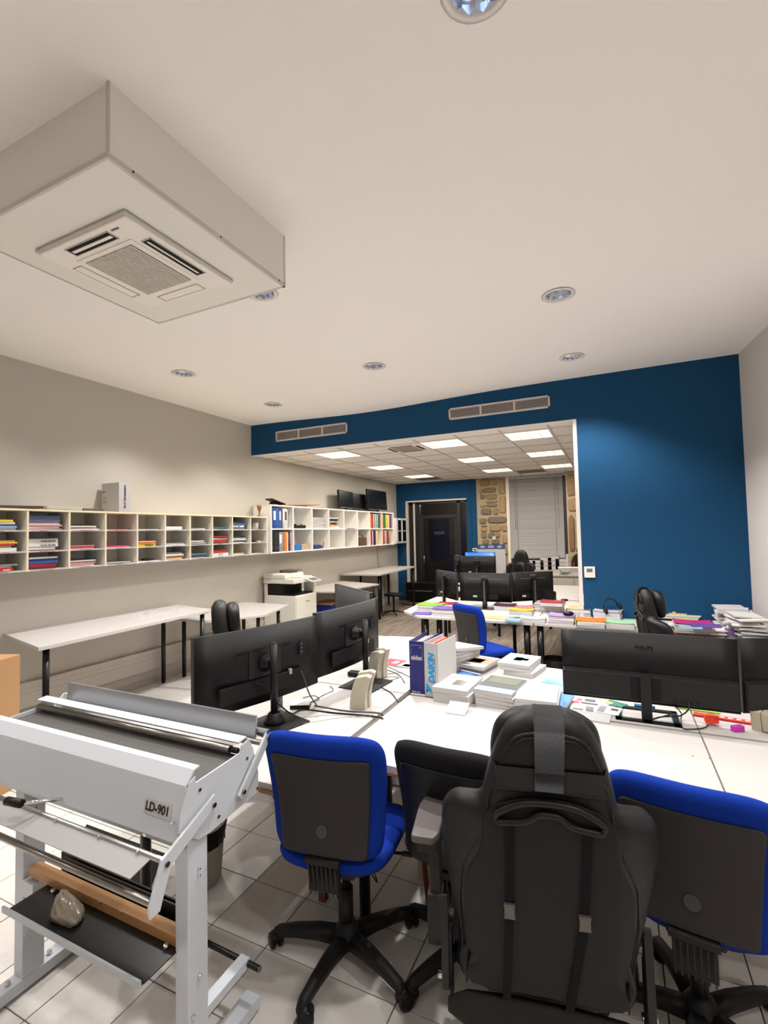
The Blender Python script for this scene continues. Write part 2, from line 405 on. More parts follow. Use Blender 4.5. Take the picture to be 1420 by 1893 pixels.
for x0, x1, wd in ((-5.05, -4.45, 'aqua'), (-4.15, -3.3, 'wallis')):
    b = MB(); b.bb(x0, x1, FY+2.44, FY+2.48, .9, 2.12); p = b.build('lobby_poster', cmat((14, 22, 58), .4))
    tag(p, 'dark blue %s glass panel with small white lettering in the unlit lobby' % ('narrow left' if x0 < -4.5 else 'wide right'), 'panel')
    text(wd, .17, cmat((170, 175, 190)), p, face((1, 0, 0), (0, 0, 1), ((x0+x1)/2, FY+2.437, 1.72)))
b = MB(); b.bb(-4.3, -3.55, FY+1.6, FY+2.1, .0, .95); b.bb(-4.25, -3.85, FY+1.75, FY+2.05, .952, 1.12)
tag(b.build('lobby_counter', [cmat((20, 26, 60))]), 'low dark counter standing in the lobby behind the glass door', 'counter')
b = MB(); b.lathe([(.05, 0), (.05, -.01), (.0, -.012)], T(-3.95, FY+1.2, 2.748)); tag(b.build('lobby_lamp', mat('lobby_bulb', (255, 235, 210), emit=8)), 'small glowing ceiling spot in the lobby behind the glass door', 'lamp')
L = bpy.data.lights.new('lobby_light', 'POINT'); L.energy = 40; L.color = (1, .85, .7); L.shadow_soft_size = .05
o = bpy.data.objects.new('lobby_light', L); COL.objects.link(o); o.location = (-3.95, FY+1.2, 2.6)

# ------------------------------------------------------------------ floors
b = MB(); b.bb(WX-.15, 2.3, BACKY-.15, FY+2.6, -.12, -.0065); fl = struct(b.build('floor', M_grout))
TX0, TY0, TS = -.79, 1.372, .30
tb = MB(); tb.box((0, 0, -.004), (TS-.005, TS-.005, .008), bev=.0012, seg=1)
t0 = tb.build('tile', M_tile, fl); tile_me = t0.data
cells = []
i0 = int((WX-TX0)/TS)-1
for i in range(i0, 11):
    for j in range(-11, 16):
        x = TX0+TS*(i+.5); y = TY0+TS*(j+.5)
        if x-TS/2 > wallx(y) or x+TS/2 < WX or y-TS/2 > BY: continue
        d_ = (Vector((x, y, 0))-Vector((0, 0, CAM_H))); z_ = d_.dot(cf)
        inview = z_ > .3 and abs(d_.dot(cr)/z_*F_PX) < 760 and abs(d_.dot(cu)/z_*F_PX) < 1000
        cells.append((not inview, d_.length, x, y))
cells.sort(); near = cells[:295]; rest = cells[295:]
for k, (v_, d_, x, y) in enumerate(near):
    if k == 0: t0.location = (x, y, 0)
    else: link('tile', tile_me, fl, loc=(x, y, random.uniform(-.0004, .0004)))
b = MB()
for v_, d_, x, y in rest: b.box((x, y, -.004), (TS-.005, TS-.005, .008))
o = b.build('tile', M_tile, fl); o['kind'] = 'stuff'
# planks of the far room
PW = .19
pm = {}
for L_ in (1.2,):
    pb = MB(); pb.box((0, 0, -.002), (PW-.003, L_-.003, .008), bev=.001, seg=1); p0 = pb.build('plank', M_plank, fl); pm = p0.data
first = True
nplank = 0
for i in range(28):
    x = WX+PW*(i+.5); off = (i*.47) % 1.2
    for j in range(6):
        y = BY+.02-off+1.2*(j+.5)
        y0 = max(y-.6, BY); y1 = min(y+.6, FY)
        if y1-y0 < .05: continue
        if first: p0.location = (x, (y0+y1)/2, 0); p0.scale = (1, (y1-y0)/1.2, 1); first = False
        else:
            o = link('plank', pm, fl, loc=(x, (y0+y1)/2, 0)); o.scale = (1, (y1-y0)/1.2, 1)
b = MB(); b.bb(WX+PW*28, 2.0, BY, FY, -.006, .002); b.build('plank', M_plank, fl)['kind'] = 'stuff'

# ------------------------------------------------------------------ wall trunking and skirting on the left wall
b = MB(); b.bb(WX, WX+.045, 1.2, BY+4, .17, .405, bev=.006); b.bb(WX+.04, WX+.05, 1.2, BY+4, .272, .30, bev=.003); b.bb(WX+.04, WX+.048, 1.2, BY+4, .335, .35)
struct(b.build('trim_4', mat('trunking', (196, 189, 178), .5)))
b = MB(); b.bb(WX, WX+.012, BACKY, FY, 0, .07, bev=.002); struct(b.build('baseboard_left', mat('skirt', (176, 168, 158), .7)))

# ------------------------------------------------------------------ ceiling tiles, light panels of the far room
b = MB(); b.bb(WX, 2.0, BY+.12, FY, DZ+.10, DZ+.14); c3 = struct(b.build('ceiling_far', M_ctile))
GX0, GY0, GS = -.67, 6.27, .585
b = MB()
for k in range(-8, 6):
    x = GX0+GS*k
    if WX < x < 2.0: b.bb(x-.011, x+.011, BY+.12, FY, DZ-.002, DZ+.03)
for k in range(-1, 10):
    y = GY0+GS*k
    if BY+.12 < y < FY: b.bb(WX, 2.0, y-.011, y+.011, DZ-.0015, DZ+.029)
b.build('grid_rail', M_grid, c3)
panels = {(a, c) for a in (-1, -3, -6) for c in (0, 3, 6)}
cas = (-4, 0); darks = {(-6, 7), (-2, 7)}
tb = MB(); tb.box((0, 0, DZ+.012), (GS-.022, GS-.022, .014), bev=.002, seg=1)
tt = None
for i in range(-8, 5):
    for j in range(-1, 9):
        if (i, j) in panels or (i, j) == cas: continue
        x0, x1 = max(GX0+GS*i, WX), min(GX0+GS*(i+1), 2.0); y0, y1 = max(GY0+GS*j, BY+.12), min(GY0+GS*(j+1), FY)
        if x1-x0 < .05 or y1-y0 < .05: continue
        loc = ((x0+x1)/2, (y0+y1)/2, 0); sc = ((x1-x0)/GS, (y1-y0)/GS, 1)
        if (i, j) in darks:
            q = MB(); q.box((0, 0, DZ+.012), (GS-.022, GS-.022, .014)); q.build('return_grille', mat('dark_grille', (110, 102, 92), .8), c3, loc=loc); continue
        if tt is None: tt = tb.build('ceiling_tile', M_ctile, c3, loc=loc); tt.scale = sc
        else:
            o = link('ceiling_tile', tt.data, c3, loc=loc); o.scale = sc
px_words = {-1: 'right hand', -3: 'middle', -6: 'left hand'}; row_words = {0: 'nearest', 3: 'second', 6: 'farthest'}
pan0 = None
for (i, j) in sorted(panels):
    lab = 'square louvred ceiling light panel, %s of the %s row in the far room' % (row_words[j], px_words[i])
    loc = (GX0+GS*(i+.5), GY0+GS*(j+.5), DZ)
    if pan0 is None:
        pan0 = empty('ceiling_light_panel', lab, 'ceiling light', loc, group='light panels of the far room')
        h = GS/2-.012
        q = MB(); q.bb(-h, h, -h, h, .06, .065); q.build('diffuser', M_panel, pan0)
        q = MB()
        for s_ in (-1, 1): q.bb(s_*h-.008, s_*h+.008, -h, h, -.004, .06); q.bb(-h, h, s_*h-.008, s_*h+.008, -.004, .06)
        q.build('frame', M_lampw, pan0)
        for k in range(1, 4):
            q = MB(); q.bb(-h+h*2*k/4-.003, -h+h*2*k/4+.003, -h, h, .002, .045); q.build('louvre', M_louv, pan0)
        q = MB()
        for k in range(1, 9): q.bb(-h, h, -h+h*2*k/9-.0015, -h+h*2*k/9+.0015, .002, .035)
        q.build('cross_blade', M_louv, pan0)
        r_ = pan0
    else:
        r_ = copy_tree(pan0); r_.location = loc; r_['label'] = lab
    A = bpy.data.lights.new('panel_light', 'AREA'); A.shape = 'SQUARE'; A.size = GS-.06; A.energy = PANEL_W; A.color = (1, .93, .84)
    o = bpy.data.objects.new('panel_light', A); COL.objects.link(o); o.location = (loc[0], loc[1], DZ-.015)
# small cassette unit in the tile grid
t = empty('ceiling_cassette', 'flat square air conditioning cassette set in the tiled ceiling of the far room', 'air conditioner', (GX0+GS*(cas[0]+.5), GY0+GS*.5, DZ))
q = MB(); q.box((0, 0, -.008), (.58, .58, .02), bev=.004); q.build('panel', M_acpan, t)
for k in range(4):
    q = MB(); q.bb(-.17, .17, .20, .245, -.02, -.0185, m=RZ(PI/2*k)); q.build('air_slot', M_dark, t)
q = MB(); q.box((0, 0, -.02), (.34, .34, .004)); q.build('intake_grille', M_acgril, t)

# ------------------------------------------------------------------ recessed downlights
LOCS = [(-.325, 1.452, 'big round downlight cut by the top edge of the photo'), (-.30, 3.72, 'round downlight above the right desks, larger of the right pair'), (-.31, 5.14, 'round downlight close to the blue wall on the right'),
        (-2.17, 4.42, 'round downlight in the middle of the white ceiling'), (-4.03, 3.64, 'round downlight near the left wall, nearer of two'), (-3.98, 5.07, 'round downlight in the far left ceiling corner by the blue wall'),
        (-2.2, 2.68, 'round downlight half hidden behind the boxed air conditioner')]
dl = None
for (x, y, lab) in LOCS:
    if dl is None:
        dl = empty('downlight', lab, 'ceiling light', (x, y, CZ-dip(x, y)), group='recessed downlights')
        q = MB(); q.lathe([(.112, -.002), (.118, -.006), (.098, -.010), (.092, -.004), (.092, .02)], caps=False); q.build('rim', M_lampw, dl)
        q = MB(); n = 24; rings = []
        for r_, z_ in ((.092, -.002), (.088, .03), (.07, .075), (.045, .10)):
            rings.append([q.bm.verts.new((r_*(1+.035*(k % 2))*math.cos(2*PI*k/n), r_*(1+.035*(k % 2))*math.sin(2*PI*k/n), z_)) for k in range(n)])
        for a_, c_ in zip(rings, rings[1:]):
            for k in range(n): q.bm.faces.new((a_[k], a_[(k+1) % n], c_[(k+1) % n], c_[k]))
        q.bm.faces.new(rings[-1]); q.build('reflector', M_refl, dl)
        q = MB(); q.cyl((-.012, 0, .05), (-.012, 0, .098), .011); q.cyl((.014, 0, .05), (.014, 0, .098), .011); q.build('bulb', M_bulb, dl)
        r_ = dl
    else:
        r_ = copy_tree(dl); r_.location = (x, y, CZ-dip(x, y)); r_['label'] = lab
SP = [(x, y) for x, y, _ in LOCS]; NV = len(SP); SP += [(-4.0, 2.2), (-4.0, .8), (-2.62, .80), (-.3, .0), (1.2, 1.5), (1.2, .0), (-4.0, -.7), (-2.2, -1.0), (.9, 3.7)]  # appended spots lack fixtures: unseen, added fill, save the one inferred beside the casing
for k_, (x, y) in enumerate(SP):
    A = bpy.data.lights.new('downlight_and_fill_beam', 'SPOT'); A.energy = SPOT_W*([1.0, 1.55, 1.3, 2.1, .72, .72, 2.1][k_] if k_ < NV else .6 if x == -2.62 else .22 if -3 < x < 0 else .55 if x < -3 else .85); A.spot_size = R(118); A.spot_blend = .55; A.shadow_soft_size = .055; A.color = LAMP_COL
    o = bpy.data.objects.new('downlight_and_fill_beam', A); COL.objects.link(o); o.location = (x, y, CZ-.012)

# ------------------------------------------------------------------ boxed-in air conditioner
t = empty('boxed_air_conditioner', 'large boxed-in cassette air conditioner hanging from the white ceiling', 'air conditioner', (-2.165, 1.69, 3.16))
hx, hy = .51, .535
q = MB(); q.bb(-hx, hx, -hy, hy, 0, .31)
q.build('casing', M_duct, t)
q = MB()
for s_ in (-1, 1):
    q.bb(hx*s_-.012, hx*s_+.002*s_, -hy-.002, hy+.002, -.002, .02)
    q.bb(-hx-.002, hx+.002, hy*s_-.012, hy*s_+.002*s_, -.002, .02)
    q.bb(hx-.014, hx+.003, s_*hy-.008, s_*hy+.003*s_, 0, .30)
q.build('corner_angle', mat('casing_angle', (196, 193, 185), .5), t)
for (x, y) in ((hx+.003, -.44), (hx+.003, .03), (hx+.003, .48)):
    q = MB(); q.cyl((x-.002, y, .012), (x+.003, y, .012), .004, n=8); q.build('screw', M_black, t)
for x in (.38, -.05, -.4):
    q = MB(); q.cyl((x, -hy-.001, .012), (x, -hy-.005, .012), .004, n=8); q.build('screw', M_black, t)
pc = Matrix.Translation((-.02, .005, -.006))
q = MB(); q.box((0, 0, -.004), (.655, .665, .016), pc, bev=.006); q.build('rim_plate', mat('ac_rim', (190, 187, 178), .5), t)
q = MB(); q.box((0, 0, -.014), (.632, .642, .016), pc, bev=.006)
pl = q.build('panel', M_acpan, t)
for k, (sx, sy, rz) in enumerate(((0, -.262, 0), (0, .262, PI), (.255, 0, PI/2), (-.255, 0, -PI/2))):
    mm = pc @ T(sx, sy, -.0225) @ RZ(rz); ln = .30 if k < 2 else .33
    q = MB(); q.box((0, 0, 0), (ln, .055, .003), mm); q.build('air_slot', M_dark if k in (0, 2) else M_acpan, t)
    q = MB(); q.box((0, .006, -.002), (ln-.02, .026 if k == 0 else .014, .004), mm @ RX(.2), bev=.001); q.build('louvre', M_acpan, t)
    q = MB()
    for s_ in (-1, 1): q.box((s_*(ln/2+.004), 0, -.0015), (.005, .062, .003), mm); q.box((0, s_*.029, -.0015), (ln+.012, .004, .003), mm)
    q.build('slot_trim', mat('slot_trim', (186, 178, 168), .5), t)
q = MB(); q.box((0, 0, -.024), (.40, .41, .008), pc, bev=.002); gp = q.build('intake_frame', M_acpan, t)
q = MB(); q.box((0, 0, -.0285), (.34, .36, .002), pc); q.build('intake_back', mat('intake_back', (92, 84, 76), .8), t)
q = MB()
for k in range(24): q.box((-.163+.01417*k, 0, -.031), (.0075, .36, .005), pc)
o = q.build('intake_grille', mat('grille_bar', (212, 204, 192), .6), t); o['kind'] = 'stuff'
q = MB(); q.box((.20, -.285, -.0225), (.05, .010, .002), pc); q.build('badge', M_tgrey, t)

# ------------------------------------------------------------------ supply grilles in the blue wall
def wall_grille(x0, x1, z0, z1, lab):
    t = empty('wall_grille', lab, 'vent', ((x0+x1)/2, BY, (z0+z1)/2), group='air grilles in the blue wall')
    w_, h_ = x1-x0, z1-z0
    q = MB(); q.bb(-w_/2+.01, w_/2-.01, -.002, -.001, -h_/2+.01, h_/2-.01); q.build('opening', mat('vent_dark', (34, 28, 30), .8), t)
    q = MB()
    for s_ in (-1, 1): q.bb(-w_/2, w_/2, -.016, 0, s_*h_/2-.011-.011*s_, s_*h_/2+.011-.011*s_, bev=.002); q.bb(s_*w_/2-.011-.011*s_, s_*w_/2+.011-.011*s_, -.016, 0, -h_/2, h_/2, bev=.002)
    for k in (1, 2): q.bb(-w_/2+w_*k/3-.012, -w_/2+w_*k/3+.012, -.015, 0, -h_/2, h_/2, bev=.002)
    q.build('frame', M_vent, t)
    for k in range(7):
        q = MB(); q.box((0, 0, 0), (w_-.04, .012, .0035), T(0, -.009, -h_/2+.022+(h_-.044)*(k+.5)/7) @ RX(.5)); q.build('slat', M_vent, t)
wall_grille(-4.575, -3.33, 3.15, 3.305, 'long slatted vent grille in the blue wall above the opening, left one')
wall_grille(-1.84, -.61, 3.15, 3.30, 'long slatted vent grille in the blue wall above the opening, right one')
# thermostats
t = empty('thermostat', 'white thermostat with grey display on the blue wall right of the opening', 'thermostat', (-.257, BY, 1.245), group=None)
q = MB(); q.box((0, -.011, 0), (.112, .022, .122), bev=.004); q.build('case', mat('thermo', (226, 222, 214), .4), t)
q = MB(); q.bb(-.03, .03, -.0235, -.022, 0, .04); q.build('display', cmat((96, 100, 96), .3), t)
for k in (-.03, 0, .03):
    q = MB(); q.box((k, -.0225, -.028), (.012, .003, .008), bev=.001); q.build('button', cmat((190, 188, 180)), t)
t = empty('thermostat', 'small white thermostat on the far blue wall beside the glass door', 'thermostat', (-3.02, FY-.012, 1.285))
q = MB(); q.box((0, -.01, 0), (.11, .02, .08), bev=.004); q.build('case', mat('thermo', (226, 222, 214), .4), t)
q = MB(); q.bb(-.03, .03, -.0215, -.02, -.02, .02); q.build('display', cmat((60, 66, 62), .3), t)

# ------------------------------------------------------------------ window with blind, far wall
w1 = MB()
w1.bb(-2.235, -2.17, FY-.03, FY+.2, .85, DZ); w1.bb(-2.17, -.90, FY+.0, FY+.2, 2.95, DZ+.02)
w1.bb(-.96, -.90, FY-.03, FY+.2, .85, DZ)
win = struct(w1.build('window_1', M_cream))
q = MB(); q.bb(-2.17, -.96, FY+.17, FY+.18, .85, 2.96); q.build('glass_pane', mat('night_glass', (10, 12, 18), .05), win)
q = MB(); q.bb(-.985, -.90, FY-.035, FY+.12, 1.1, 2.93); q.build('reveal', cmat((24, 26, 34)), win)
q = MB(); q.bb(-2.3, -.8, FY-.30, FY+.1, .80, .84, bev=.004); q.build('sill', cmat((176, 164, 148)), win)
t = empty('venetian_blind', 'silver horizontal slat blind lowered over the far window', 'blind', (-1.575, FY-.02, 2.95))
q = MB(); q.box((0, .01, -.015), (1.21, .04, .03), bev=.003); q.build('head_rail', M_blind, t)
q = MB()
for k in range(92): q.box((0, 0, 0), (1.19, .024, .0012), T(0, .01, -.04-.0198*k) @ RX(.95+random.uniform(-.05, .05)))
o = q.build('slat', M_blind, t); o['kind'] = 'stuff'
q = MB(); q.box((0, .01, -1.87), (1.19, .024, .012), bev=.002); q.build('bottom_rail', M_blind, t)
for x in (-.48, -.42, .42, .47):
    q = MB(); q.cyl((x, -.008, -.03), (x+.02 if abs(x) > .45 else x, -.008, -1.2 if abs(x) > .45 else -1.86), .0025, n=6); q.build('cord', cmat((70, 68, 70)), t)
# ================================================================== DESKS AND TABLES
def desk(lab, x0, x1, y0, y1, z, legs=(), th=.026, name='desk', poly=None, group=None, legr=.025, chip=None, cat='desk'):
    """tabletop with round black legs; legs are world (x, y)"""
    cx, cy = (x0+x1)/2, (y0+y1)/2
    t = empty(name, lab, cat, (cx, cy, 0), group=group)
    q = MB()
    if poly: q.prism([(p[0]-cx, p[1]-cy) for p in poly], th, T(0, 0, z-th), bev=.002)
    else: q.bb(x0-cx, x1-cx, y0-cy, y1-cy, z-th, z, bev=.002)
    q.build('tabletop', M_white, t)
    if chip:
        a0, a1, c0, c1 = chip
        q = MB(); q.bb(a0-cx, a1-cx, c0-cy, c1-cy, z-th-.012, z-th+.001); q.build('raw_edge', M_chip, t)
    for (lx, ly) in legs:
        q = MB(); q.cyl((lx-cx, ly-cy, .012), (lx-cx, ly-cy, z-th), legr, n=16); q.cyl((lx-cx, ly-cy, 0), (lx-cx, ly-cy, .014), legr*.8, n=16)
        q.box((lx-cx, ly-cy, z-th-.004), (.09, .09, .008)); q.build('leg', M_metalb, t)
    return t
Z = .75
desk('long high white drafting table on black round legs along the left wall', -5.04, -4.12, 2.27, 4.36, .90, [(-4.93, 2.36), (-4.21, 2.40), (-4.93, 4.14), (-4.26, 4.10)], name='drafting_table', cat='table',
     poly=[(-5.04, 2.5), (-4.08, 2.27), (-4.20, 4.2), (-5.03, 4.36)], th=.03)
desk('white table on black legs between the long drafting table and the photocopier', -4.95, -4.05, 4.25, 5.58, .757, [(-4.9, 4.42), (-4.17, 4.95), (-4.2, 5.4), (-4.9, 5.5)], name='table', cat='table',
     poly=[(-5.0, 4.22), (-4.32, 4.2), (-3.93, 4.78), (-4.16, 5.6), (-5.03, 5.6)])
desk('low white table with sketches on it, right behind the photocopier', -5.03, -4.1, 6.8, 8.55, .785, [(-4.2, 8.35), (-4.9, 8.4), (-4.9, 7.0)], name='table', cat='table',
     poly=[(-5.03, 6.75), (-4.62, 6.77), (-4.13, 6.93), (-4.0, 8.15), (-5.0, 8.5)])
desk('high white drafting table on slanted black legs in the far left corner', -5.03, -4.17, 8.5, 10.8, .925, [(-4.32, 8.8), (-4.95, 9.2), (-4.3, 10.6), (-4.95, 10.6), (-4.62, 9.5)], name='drafting_table', cat='table',
     poly=[(-5.03, 8.47), (-4.17, 8.5), (-4.3, 10.8), (-5.03, 10.85)], th=.03)
desk('white desk under the two big monitors beside the laminating machine', -2.18, -1.19, 1.56, 2.745, Z, [(-2.1, 1.66), (-2.1, 2.65), (-1.27, 2.65)], chip=(-2.18, -1.19, 1.552, 1.562))
desk('white desk under the second monitor and the beige speakers', -2.18, -1.19, 2.755, 3.85, Z, [(-2.1, 3.75), (-1.27, 3.75), (-2.1, 2.85)])
desk('white desk end behind the blue and white ring binders', -1.97, -1.16, 3.857, 4.27, Z, [(-1.9, 4.2)], poly=[(-1.97, 3.857), (-1.16, 3.857), (-1.16, 4.1), (-1.6, 4.27), (-1.97, 4.21)])
desk('long narrow white desk end left of the corner seam', -2.18, -1.977, 3.857, 4.19, Z, [(-2.12, 4.1)])
desk('big empty white desk behind the black gaming chair', -1.155, .332, 1.88, 2.73, Z, [(-1.07, 1.97), (-1.07, 2.64), (.25, 2.64)], chip=(-1.155, .332, 1.872, 1.882))
desk('white desk at the right edge with a seam to its left', .338, 1.50, 1.88, 2.73, Z, [(.45, 2.64), (1.42, 2.64), (1.42, 1.97)])
desk('white desk carrying the stacks of catalogues', -1.155, .332, 2.755, 3.70, Z, [(-1.07, 3.6), (-.42, 3.55), (.25, 3.5)], poly=[(-1.155, 2.755), (.332, 2.755), (.332, 3.45), (-.37, 3.62), (-.9, 3.68), (-1.155, 3.72)])
desk('white desk under the right pair of wide monitors', .338, 1.42, 2.755, 3.45, Z, [(.45, 3.4), (1.35, 3.4)])
desk('far white desk with cut corner covered in purple and green folders', -2.42, -.80, 5.30, 6.10, Z, [(-2.05, 5.42), (-1.9, 5.47), (-.88, 5.38), (-2.3, 6.0), (-1.62, 5.9)], poly=[(-2.42, 5.62), (-2.10, 5.31), (-.80, 5.29), (-.80, 6.10), (-2.45, 6.10)], legr=.035)
desk('far white desk along the blue wall covered in paperwork', -.79, .66, 5.27, 5.88, Z, [(-.74, 5.36), (.58, 5.36), (-.18, 5.4)], legr=.035, poly=[(-.79, 5.29), (.66, 5.24), (.66, 5.87), (-.40, 5.87), (-.40, 6.10), (-.79, 6.10)])
desk('white desk in the right corner under the messy paper heaps', .67, 1.16, 5.0, 5.87, Z, [(.75, 5.1), (1.1, 5.1)])
desk('white desk behind the row of three black monitors', -2.46, -.40, 6.11, 7.0, Z, [(-2.3, 6.9), (-1.3, 6.9), (-.5, 6.9)])
desk('white desk running back towards the stone wall window', -1.15, -.40, 7.01, 9.0, Z, [(-1.05, 8.9), (-.5, 8.9)])
desk('white desk under the far black monitor group by the glass door', -2.75, -1.62, 7.9, 9.0, Z, [(-2.6, 8.0), (-1.75, 8.0), (-2.6, 8.9)])
# low grey cabinet and shelf below the window
t = empty('low_cabinet', 'low pale grey cabinet below the far window right of the monitors', 'cabinet', (-.3, 10.3, 0))
q = MB(); q.bb(-.9, .1, -.65, .8, 0, .84, bev=.004); q.build('body', cmat((186, 180, 168)), t)
q = MB(); q.bb(-.92, .1, -.67, .8, .84, .865, bev=.003); q.build('top', cmat((150, 146, 140)), t)
for k in (-.4, .0):
    q = MB(); q.bb(k-.38, k, -.665, -.65, .04, .80, bev=.003); q.build('door', cmat((192, 186, 174)), t)

# ================================================================== MONITORS
def monitor(name, lab, ctr, nrm, w_, h_, style, desk_z=Z, brand=None, stand=.10, top=None, base=(.24, .22), group=None, tilt=0, curve=.0, screen=False, off=0):
    """ctr = centre of the panel, nrm = (x, y) direction in which its BACK looks"""
    ang = math.atan2(nrm[1], nrm[0]) + PI/2          # local -y is the back
    t = empty(name, lab, 'monitor', (ctr[0], ctr[1], desk_z), ang, group)
    zc = ctr[2]-desk_z
    def cv(m_, vs):
        if curve:
            for v in vs: v.co.y -= 0
        return vs
    q = MB(); n = 10
    def slab(y_, th_, x0, x1, z0, z1, mi=0, bev=.003):
        rows = []
        for k in range(n+1):
            x = x0+(x1-x0)*k/n; yy = y_-curve*(1-(2*x/w_)**2)
            rows.append([q.bm.verts.new((x, yy+a_, zc+z_)) for a_, z_ in ((0, z0), (th_, z0), (th_, z1), (0, z1))])
        for a_, c_ in zip(rows, rows[1:]):
            for k in range(4): f = q.bm.faces.new((a_[k], a_[(k+1) % 4], c_[(k+1) % 4], c_[k])); f.material_index = mi; f.smooth = k in (1, 3)
        q.bm.faces.new(rows[0]).material_index = mi; q.bm.faces.new(list(reversed(rows[-1]))).material_index = mi
    slab(-.012, .024, -w_/2, w_/2, -h_/2, h_/2); q.build('back_cover', M_mon, t)
    q = MB(); slab(.0121, .003, -w_/2+.006, w_/2-.006, -h_/2+.008, h_/2-.006); q.build('screen', M_scrg if screen else M_scr, t)
    for s_ in (-1, 1): q = MB(); q.bb(s_*w_/2-.0012, s_*w_/2+.0012, -.012, .016, zc-h_/2, zc+h_/2); q.build('bezel', mat('bezel', (34, 33, 33), .45), t)
    y0 = -.012-curve
    pole_top = top-desk_z if top else zc+.12
    if style == 'pole':
        q = MB(); q.box((0, y0-.001, zc+h_*.22), (w_*.46, .003, .006)); q.build('slot_line', M_black, t)
        q = MB(); q.bb(-.36*w_, .33*w_, y0-.012, y0+.004, zc-h_*.40, zc-h_*.17, bev=.008); q.build('connector_hump', M_mon, t)
        q = MB(); q.bb(-.10, .10, y0-.0015, y0+.003, zc-.06, zc+.085); q.build('mount_plate', M_mon2, t)
        q = MB(); q.lathe([(.048, 0), (.048, .012), (.036, .02), (.03, .05), (.022, .055)], T(0, y0, zc+.01) @ RX(PI/2), n=24); q.build('hinge', M_black, t)
        q = MB(); q.box((w_*.31, y0-.002, zc+.045), (.022, .004, .085), bev=.0015); q.build('sticker_strip', M_black, t)
        for k in range(3):
            q = MB(); q.box((w_*.31, y0-.005, zc+.02+.022*k), (.010, .002, .008)); q.build('button_mark', M_tgrey, t)
        q = MB(); q.cyl((0, y0-stand, .012), (0, y0-stand, pole_top), .019, n=20); q.cyl((0, y0-stand, pole_top), (0, y0-stand, pole_top+.004), .017, n=20); q.build('pole', M_black, t)
        q = MB(); q.bb(-.02, .02, y0-stand, y0-.03, zc-.012, zc+.032, bev=.004); q.build('arm', M_black, t)
        q = MB(); q.lathe([(.055, 0), (.05, .02), (.032, .05), (.028, .055)], T(0, y0-stand, .006), n=20); q.build('collar', M_black, t)
        q = MB(); q.bb(-base[0]/2, base[0]/2, y0-stand-base[1]/2+off, y0-stand+base[1]/2+off, 0, .008, bev=.002); q.build('base_plate', M_blackm, t)
        q = MB(); q.box((w_*.20, y0-.01, zc-h_*.18), (.018, .016, .03), bev=.002); q.build('connector', cmat((150, 150, 146)), t)
    elif style == 'column':
        q = MB(); vs = []
        q.prism([(zc-h_*.47, y0), (zc-h_*.06, y0), (zc-h_*.10, y0-.028), (zc-h_*.44, y0-.028)], w_-.012, Matrix(((0, 0, 1, -w_/2+.006), (0, 1, 0, 0), (1, 0, 0, 0), (0, 0, 0, 1))), bev=.002)
        q.build('back_ridge', M_mon2, t)
        q = MB(); q.bb(-.07, .07, y0-.030, y0-.027, zc-h_*.42, zc-h_*.11); q.build('mount_plate', M_mon, t)
        q = MB(); q.prism([(-.024, zc-.02), (.024, zc-.02), (.024, .0), (-.024, .0)], .022, Matrix(((1, 0, 0, 0), (0, 0, -1, y0-.028), (0, 1, 0, 0), (0, 0, 0, 1))), bev=.003)
        q.build('column', M_mon2, t)
        q = MB(); bx, by = .145, .105; yc = y0-.03+.06
        for a_ in ((-bx, bx, yc-by, yc-by+.03), (-bx, bx, yc+by-.03, yc+by), (-bx, -bx+.03, yc-by, yc+by), (bx-.03, bx, yc-by, yc+by), (-.022, .022, yc-by, yc+by)): q.bb(*a_, 0, .009, bev=.001)
        q.build('frame_base', M_black, t)
        for k in (-.33, .16, .20, .24, .28):
            q = MB(); q.box((w_*k, y0-.029, zc-h_*.40), (.018, .003, .01)); q.build('socket', M_black, t)
    else:
        q = MB(); q.box((0, y0-.001, zc+h_*.28), (w_*.62, .004, .006)); q.build('slot_line', cmat((96, 94, 92)), t)
        q = MB(); q.bb(-.05, .05, y0-.02, y0, zc-.04, zc+.08, bev=.004); q.build('mount_plate', M_black, t)
        q = MB(); q.bb(-.03, .03, y0-.045, y0-.018, .01, pole_top, bev=.006); q.bb(-.038, .038, y0-.05, y0-.015, pole_top-.012, pole_top+.004, bev=.003); q.build('column', M_black, t)
        q = MB(); q.bb(-.008, .008, y0-.049, y0-.044, .06, pole_top-.03); q.build('cable_slot', cmat((84, 72, 70)), t)
        q = MB(); q.bb(-.12, .12, y0-.11, y0+.08, 0, .008, bev=.002); q.build('base_plate', M_blackm, t)
        q = MB(); q.bb(-.16, .16, y0-.003, y0, zc-h_*.42, zc-h_*.22); q.build('connector_hump', M_black, t)
        q = MB(); q.box((-.13, y0-.006, zc-h_*.32), (.05, .008, .02), bev=.002); q.build('sticker', cmat((190, 190, 188)), t)
    if brand:
        bx = {'pole': -w_*.30, 'column': 0, 'arm': 0}[style]; bz = {'pole': -.035, 'column': h_*.30, 'arm': h_*.40}[style]
        text(brand, .026 if style != 'arm' else .03, M_black if style != 'arm' else cmat((110, 108, 106)), t, face((1, 0, 0), (0, 0, 1), (bx, y0-.0015 + (curve*(2*bx/w_)**2), zc+bz)), bold=.0006)
    return t
g3 = 'monitors of the left desks'
monitor('monitor', 'large curved black monitor seen from behind, nearest to the laminating machine', (-1.745, 2.09, 1.047), (.958, -.286), .765, .395, 'pole', brand='SAMSUNG', top=1.165, stand=.075, base=(.27, .25), curve=.03)
monitor('monitor', 'large black monitor seen from behind between the other left one and the blue chair row', (-1.617, 2.825, 1.065), (.985, -.08), .72, .385, 'pole', top=1.165, stand=.085, base=(.27, .25), curve=.03)
